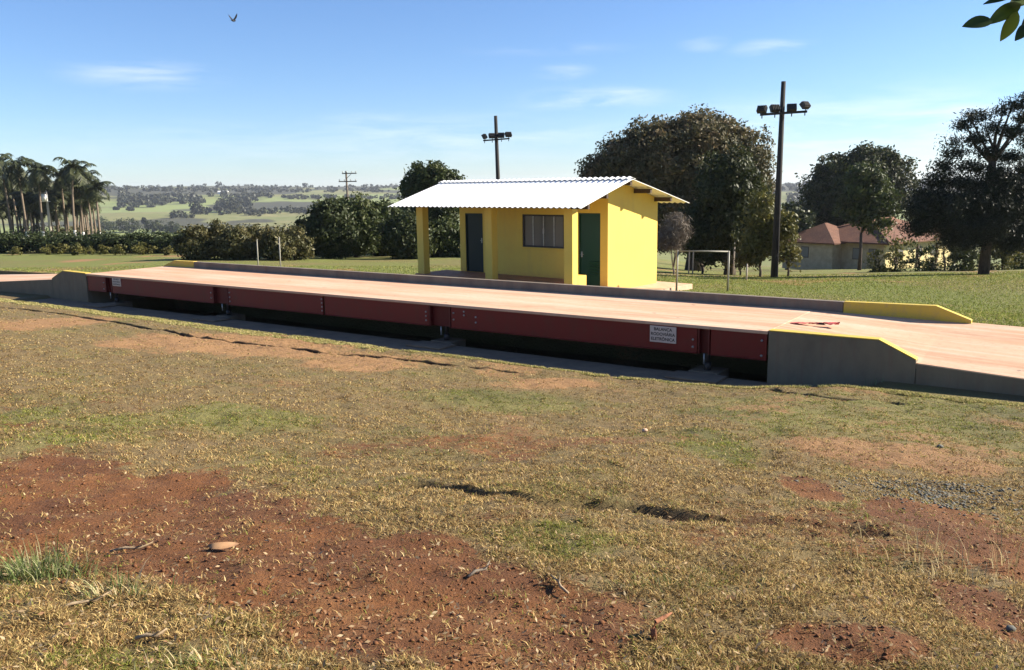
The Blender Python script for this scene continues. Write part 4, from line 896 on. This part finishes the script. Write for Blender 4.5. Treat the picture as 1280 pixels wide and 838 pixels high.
# grass fringe along the pit edge
n = 130000; s_ = rng.uniform(-7, 30, n); w_ = crest(s_)-np.where(rng.random(n) < .35, np.abs(rng.normal(0, .08, n)), rng.uniform(0, .62, n)*np.where(s_ < 15, 1, .35))+.015; x = D0[0]+DD[0]*s_+DN[0]*w_; y = D0[1]+DD[1]*s_+DN[1]*w_
k = (segdist(x, y, CRK) > .09) & (fbm(x*3, y*3, 79) > .33); x, y = x[k], y[k]; n = len(x)
m = rng.random((n,1)); m2 = rng.random((n,1)); blades('pit_edge_grass', 'dry grass fringe along the rim of the weighbridge pit', x, y, rng, .025, .07, .005, np.where(m < .6, np.array([.62,.52,.24])*(.6+.5*m2), np.array([.26,.27,.07])*(.6+.8*m2)), .9)
# tufts and weeds as things
def tuft(name, label, cat, px, py, n, hmin, hmax, rad, cols, lean, wid, seed, ry=None, group=None):
    rng = np.random.default_rng(seed); b = hit(px, py); t = thing(name, b, label, cat, 0, group)
    P = rng.normal(0, .45, (n,2))*np.array([rad, (ry or rad)]); V = []; Fq = []; col = []
    for (px_, py_) in P:
        az = rng.uniform(0, 2*math.pi) if rng.random() < .6 else math.atan2(py_, px_); ln = lean*rng.uniform(.2, 1.1); h_ = rng.uniform(hmin, hmax); w_ = wid*rng.uniform(.6,1.3); fa = az+math.pi/2
        z0 = tz(b[0]+px_, b[1]+py_)-b[2]-.01; p = np.array([px_,py_,z0]); sd_ = np.array([math.cos(fa), math.sin(fa), 0])*w_*.5; n0 = len(V); e = ln*.4; c = cols[rng.integers(len(cols))]
        for i in range(4):
            V += [p-sd_*(1-.3*i), p+sd_*(1-.3*i)] if i < 3 else [p]
            p = p+np.array([math.cos(az)*math.sin(e), math.sin(az)*math.sin(e), math.cos(e)])*h_/3; e += ln*.45
        Fq += [(n0,n0+1,n0+3,n0+2),(n0+2,n0+3,n0+5,n0+4),(n0+4,n0+5,n0+6,n0+6)]; col += [np.array(c)*rng.uniform(.6,1.25)]*7
    V = np.array(V); F3 = np.array([f[:3] for f in Fq]+[(f[0],f[2],f[3]) for f in Fq if f[2] != f[3]])
    np_mesh('blades', V, F3, M['blade'], t, dict(col=np.array(col))); return t
GC = [(.13,.17,.05),(.20,.23,.09),(.09,.12,.03),(.34,.32,.17)]; DC = [(.48,.38,.20),(.38,.28,.13),(.52,.43,.25)]
tuft('grass_tuft', 'large spiky green grass tuft at the lower left on red soil', 'grass tuft', 52, 722, 420, .08, .20, .34, GC, 1.5, .007, 1, .2)
tuft('grass_tuft', 'smaller sparse green tuft to the right of the large spiky tuft', 'grass tuft', 150, 742, 130, .06, .17, .26, GC+DC, 1.4, .007, 2, .16)
tuft('dry_weed', 'tall pale dry weed stalks standing in the grass at the lower right', 'weed', 1150, 700, 40, .08, .28, .5, DC, .9, .006, 3, .25)
tuft('dry_weed', 'thin pale dry stalks beside the right picture edge', 'weed', 1258, 708, 26, .1, .30, .3, DC, .6, .007, 4, .2)
tuft('dry_weed', 'curly dry weed clump in front of the tall dry stalks', 'weed', 1195, 722, 90, .06, .2, .4, DC, 1.4, .006, 5, .2)
tuft('green_weed', 'thin grey green weeds growing against the right ramp wall', 'weed', 1098, 480, 80, .1, .32, .7, [(.25,.27,.16),(.16,.2,.08)], .7, .010, 6, .08)
tuft('grass_tuft', 'dull green tuft low in the middle foreground', 'grass tuft', 835, 548+185, 160, .03, .09, .5, GC, 1.2, .006, 7, .12)
tuft('grass_tuft', 'patchy green tuft at the bottom edge left of centre', 'grass tuft', 300, 832, 170, .03, .11, .32, GC+DC, 1.3, .006, 8, .15)
# pebbles, clods, litter as uncountable cover
def rocks(name, label, cat, x, y, rad, mat, rng, flat=.7):
    t = (1+5**.5)/2; IV = np.array([(-1,t,0),(1,t,0),(-1,-t,0),(1,-t,0),(0,-1,t),(0,1,t),(0,-1,-t),(0,1,-t),(t,0,-1),(t,0,1),(-t,0,-1),(-t,0,1)])/1.9
    IF = np.array([(0,11,5),(0,5,1),(0,1,7),(0,7,10),(0,10,11),(1,5,9),(5,11,4),(11,10,2),(10,7,6),(7,1,8),(3,9,4),(3,4,2),(3,2,6),(3,6,8),(3,8,9),(4,9,5),(2,4,11),(6,2,10),(8,6,7),(9,8,1)])
    n = len(x); z = terr(x, y); V = IV[None]*rad[:,None,None]*rng.uniform(.6, 1.3, (n,12,1)); V[:,:,2] *= flat
    a = rng.uniform(0, 6.28, n); ca, sa = np.cos(a)[:,None], np.sin(a)[:,None]; X = V[:,:,0]*ca*1.25-V[:,:,1]*sa; Yv = V[:,:,0]*sa*1.25+V[:,:,1]*ca
    V = np.stack([X+x[:,None], Yv+y[:,None], V[:,:,2]+(z+rad*.25)[:,None]], 2).reshape(-1,3)
    return tag(np_mesh(name, V, (IF[None]+np.arange(n)[:,None,None]*12).reshape(-1,3), mat), label, cat, kind='stuff')
x, y = scatter(50000, 2.2, 15, rng, 1.7, .95); di, gr = masks(x, y); s_, w_ = sw(x, y); k = (w_ < crest(s_)-.1)*(rng.random(len(x)) < di*.45+.01); x, y = x[k], y[k]
rocks('soil_clods', 'small red soil clods over the bare patches', 'soil clods', x, y, np.clip(rng.lognormal(-5.35, .45, len(x)), .002, .014), M['clod'], rng)
g0, ga, gb = hit(1165,617), hit(1262,617), hit(1165,598)
u = rng.normal(0, .48, (1500,2)); x = g0[0]+u[:,0]*abs(ga[0]-g0[0]); y = g0[1]+u[:,1]*abs(gb[1]-g0[1])*.9
rocks('gravel', 'patch of bluish grey gravel in the grass at the right', 'gravel', x, y, rng.uniform(.005,.015,1500), M['stone'], rng, .5)
x, y = scatter(8200, 2.2, 13, rng, 1.7, .95); s_, w_ = sw(x, y); k = w_ < crest(s_)-.1; x, y = x[k], y[k]; n = len(x); P = np.stack([x, y, terr(x,y)+rng.uniform(.008,.03,n)], 1)
V, Fq = leaf_quads(P, .028, rng, np.array([[0,0,1.4]])+rng.normal(0,.45,(n,3)), .42); m = rng.random((n,1)); pal = np.where(m < .5, np.array([.46,.33,.19]), np.where(m < .8, np.array([.27,.15,.08]), np.array([.46,.36,.22])))*rng.uniform(.5,1.1,(n,1))
tag(np_mesh('leaf_litter', V, Fq, M['blade'], None, dict(col=np.repeat(pal, 4, 0))), 'dry leaf fragments strewn over the foreground grass', 'leaf litter', kind='stuff')
# single fallen things
def put(name, label, cat, px, py, rz_=0, dz=0):
    b = hit(px, py); b = np.array([b[0], b[1], tz(b[0], b[1])+dz]); return thing(name, b, label, cat, rz_)
t = put('fallen_leaf', 'curled brown dry leaf lying on dark red soil, left of centre', 'leaf', 281, 690, .1, .015)
q = MB(); V = []; m = 10
for i in range(m):
    u_ = i/(m-1); hw = .042*math.sin(math.pi*u_)**.7+.001
    V += [(-.085+.17*u_, -hw, .012+.012*u_), (-.085+.17*u_, 0, .028+.01*math.sin(u_*5)), (-.085+.17*u_, hw, .02)]
q.add(V, [(i*3+j, i*3+j+1, i*3+j+4, i*3+j+3) for i in range(m-1) for j in (0,1)], True).build('blade', M['dleaf'], t)
MB().tube([(-.085,0,.018), (-.13,.01,.01)], .0025, 5).build('stalk', M['barkbit'], t)
t = put('bark_strip', 'bent reddish strip of bark standing up from the soil near the bottom', 'bark', 818, 806, .3); t.scale = (.7,.7,.62)
q = MB(); q.tube([(0,0,-.01),(.0,.02,.07),(.025,.03,.12),(.09,.04,.135),(.14,.05,.15)], [.016,.02,.018,.014,.006], 7).build('strip', M['barkbit'], t)
for (px, py, rz_, ln, lab) in ((165,694,.2,.22,'pale crooked stick on red soil beside the green tuft'),(105,763,.6,.26,'straight pale stick lying below the green tuft'),(600,722,.8,.16,'forked grey twig in the dark soil at the centre'),(700,740,2.0,.17,'pale forked twig in the dry grass right of centre'),(190,806,.2,.12,'short pale stick at the lower left edge')):
    t = put('dry_stick', lab, 'stick', px, py, rz_, .015)
    q = MB(); q.tube([(-ln/2,0,.004),(-ln*.15,ln*.05,.012),(ln*.2,-.01,.010),(ln/2,ln*.06,.03)], [.007,.008,.006,.003], 6); q.tube([(ln*.1,-.005,.012),(ln*.3,-ln*.16,.035)], [.005,.002], 5)
    q.build('stick', M['gbark'] if 'grey' in lab else M['dstick'], t)
for (px, py, r_, lab) in ((1263,790,.022,'small pale stone casting a dark shadow at the right bottom'),(806,540,.03,'small pale clod on the grass right of the centre'),(1175,560,.03,'small dark stone on the red soil patch at the right')):
    t = put('small_stone', lab, 'stone', px, py, .4, r_*.4)
    MB().ell((0,0,0), (r_*1.2, r_, r_*.7), 10, 7, .25).build('stone', M['stone'] if 'dark' in lab else M['apron'], t)
# ------------------------------------------------------------------ air
hm = bpy.data.materials.new('haze'); hm.use_nodes = True; hm.node_tree.nodes.clear()
ho_ = hm.node_tree.nodes.new('ShaderNodeOutputMaterial'); hv = hm.node_tree.nodes.new('ShaderNodeVolumePrincipled')
hv.inputs['Color'].default_value = (.82,.88,1,1); hv.inputs['Density'].default_value = .00010; hv.inputs['Anisotropy'].default_value = .2
hm.node_tree.links.new(hv.outputs[0], ho_.inputs['Volume'])
hb = MB().box(-5400, 5400, -400, 5600, -75, 48).build('haze', hm); tag(hb, kind='stuff')
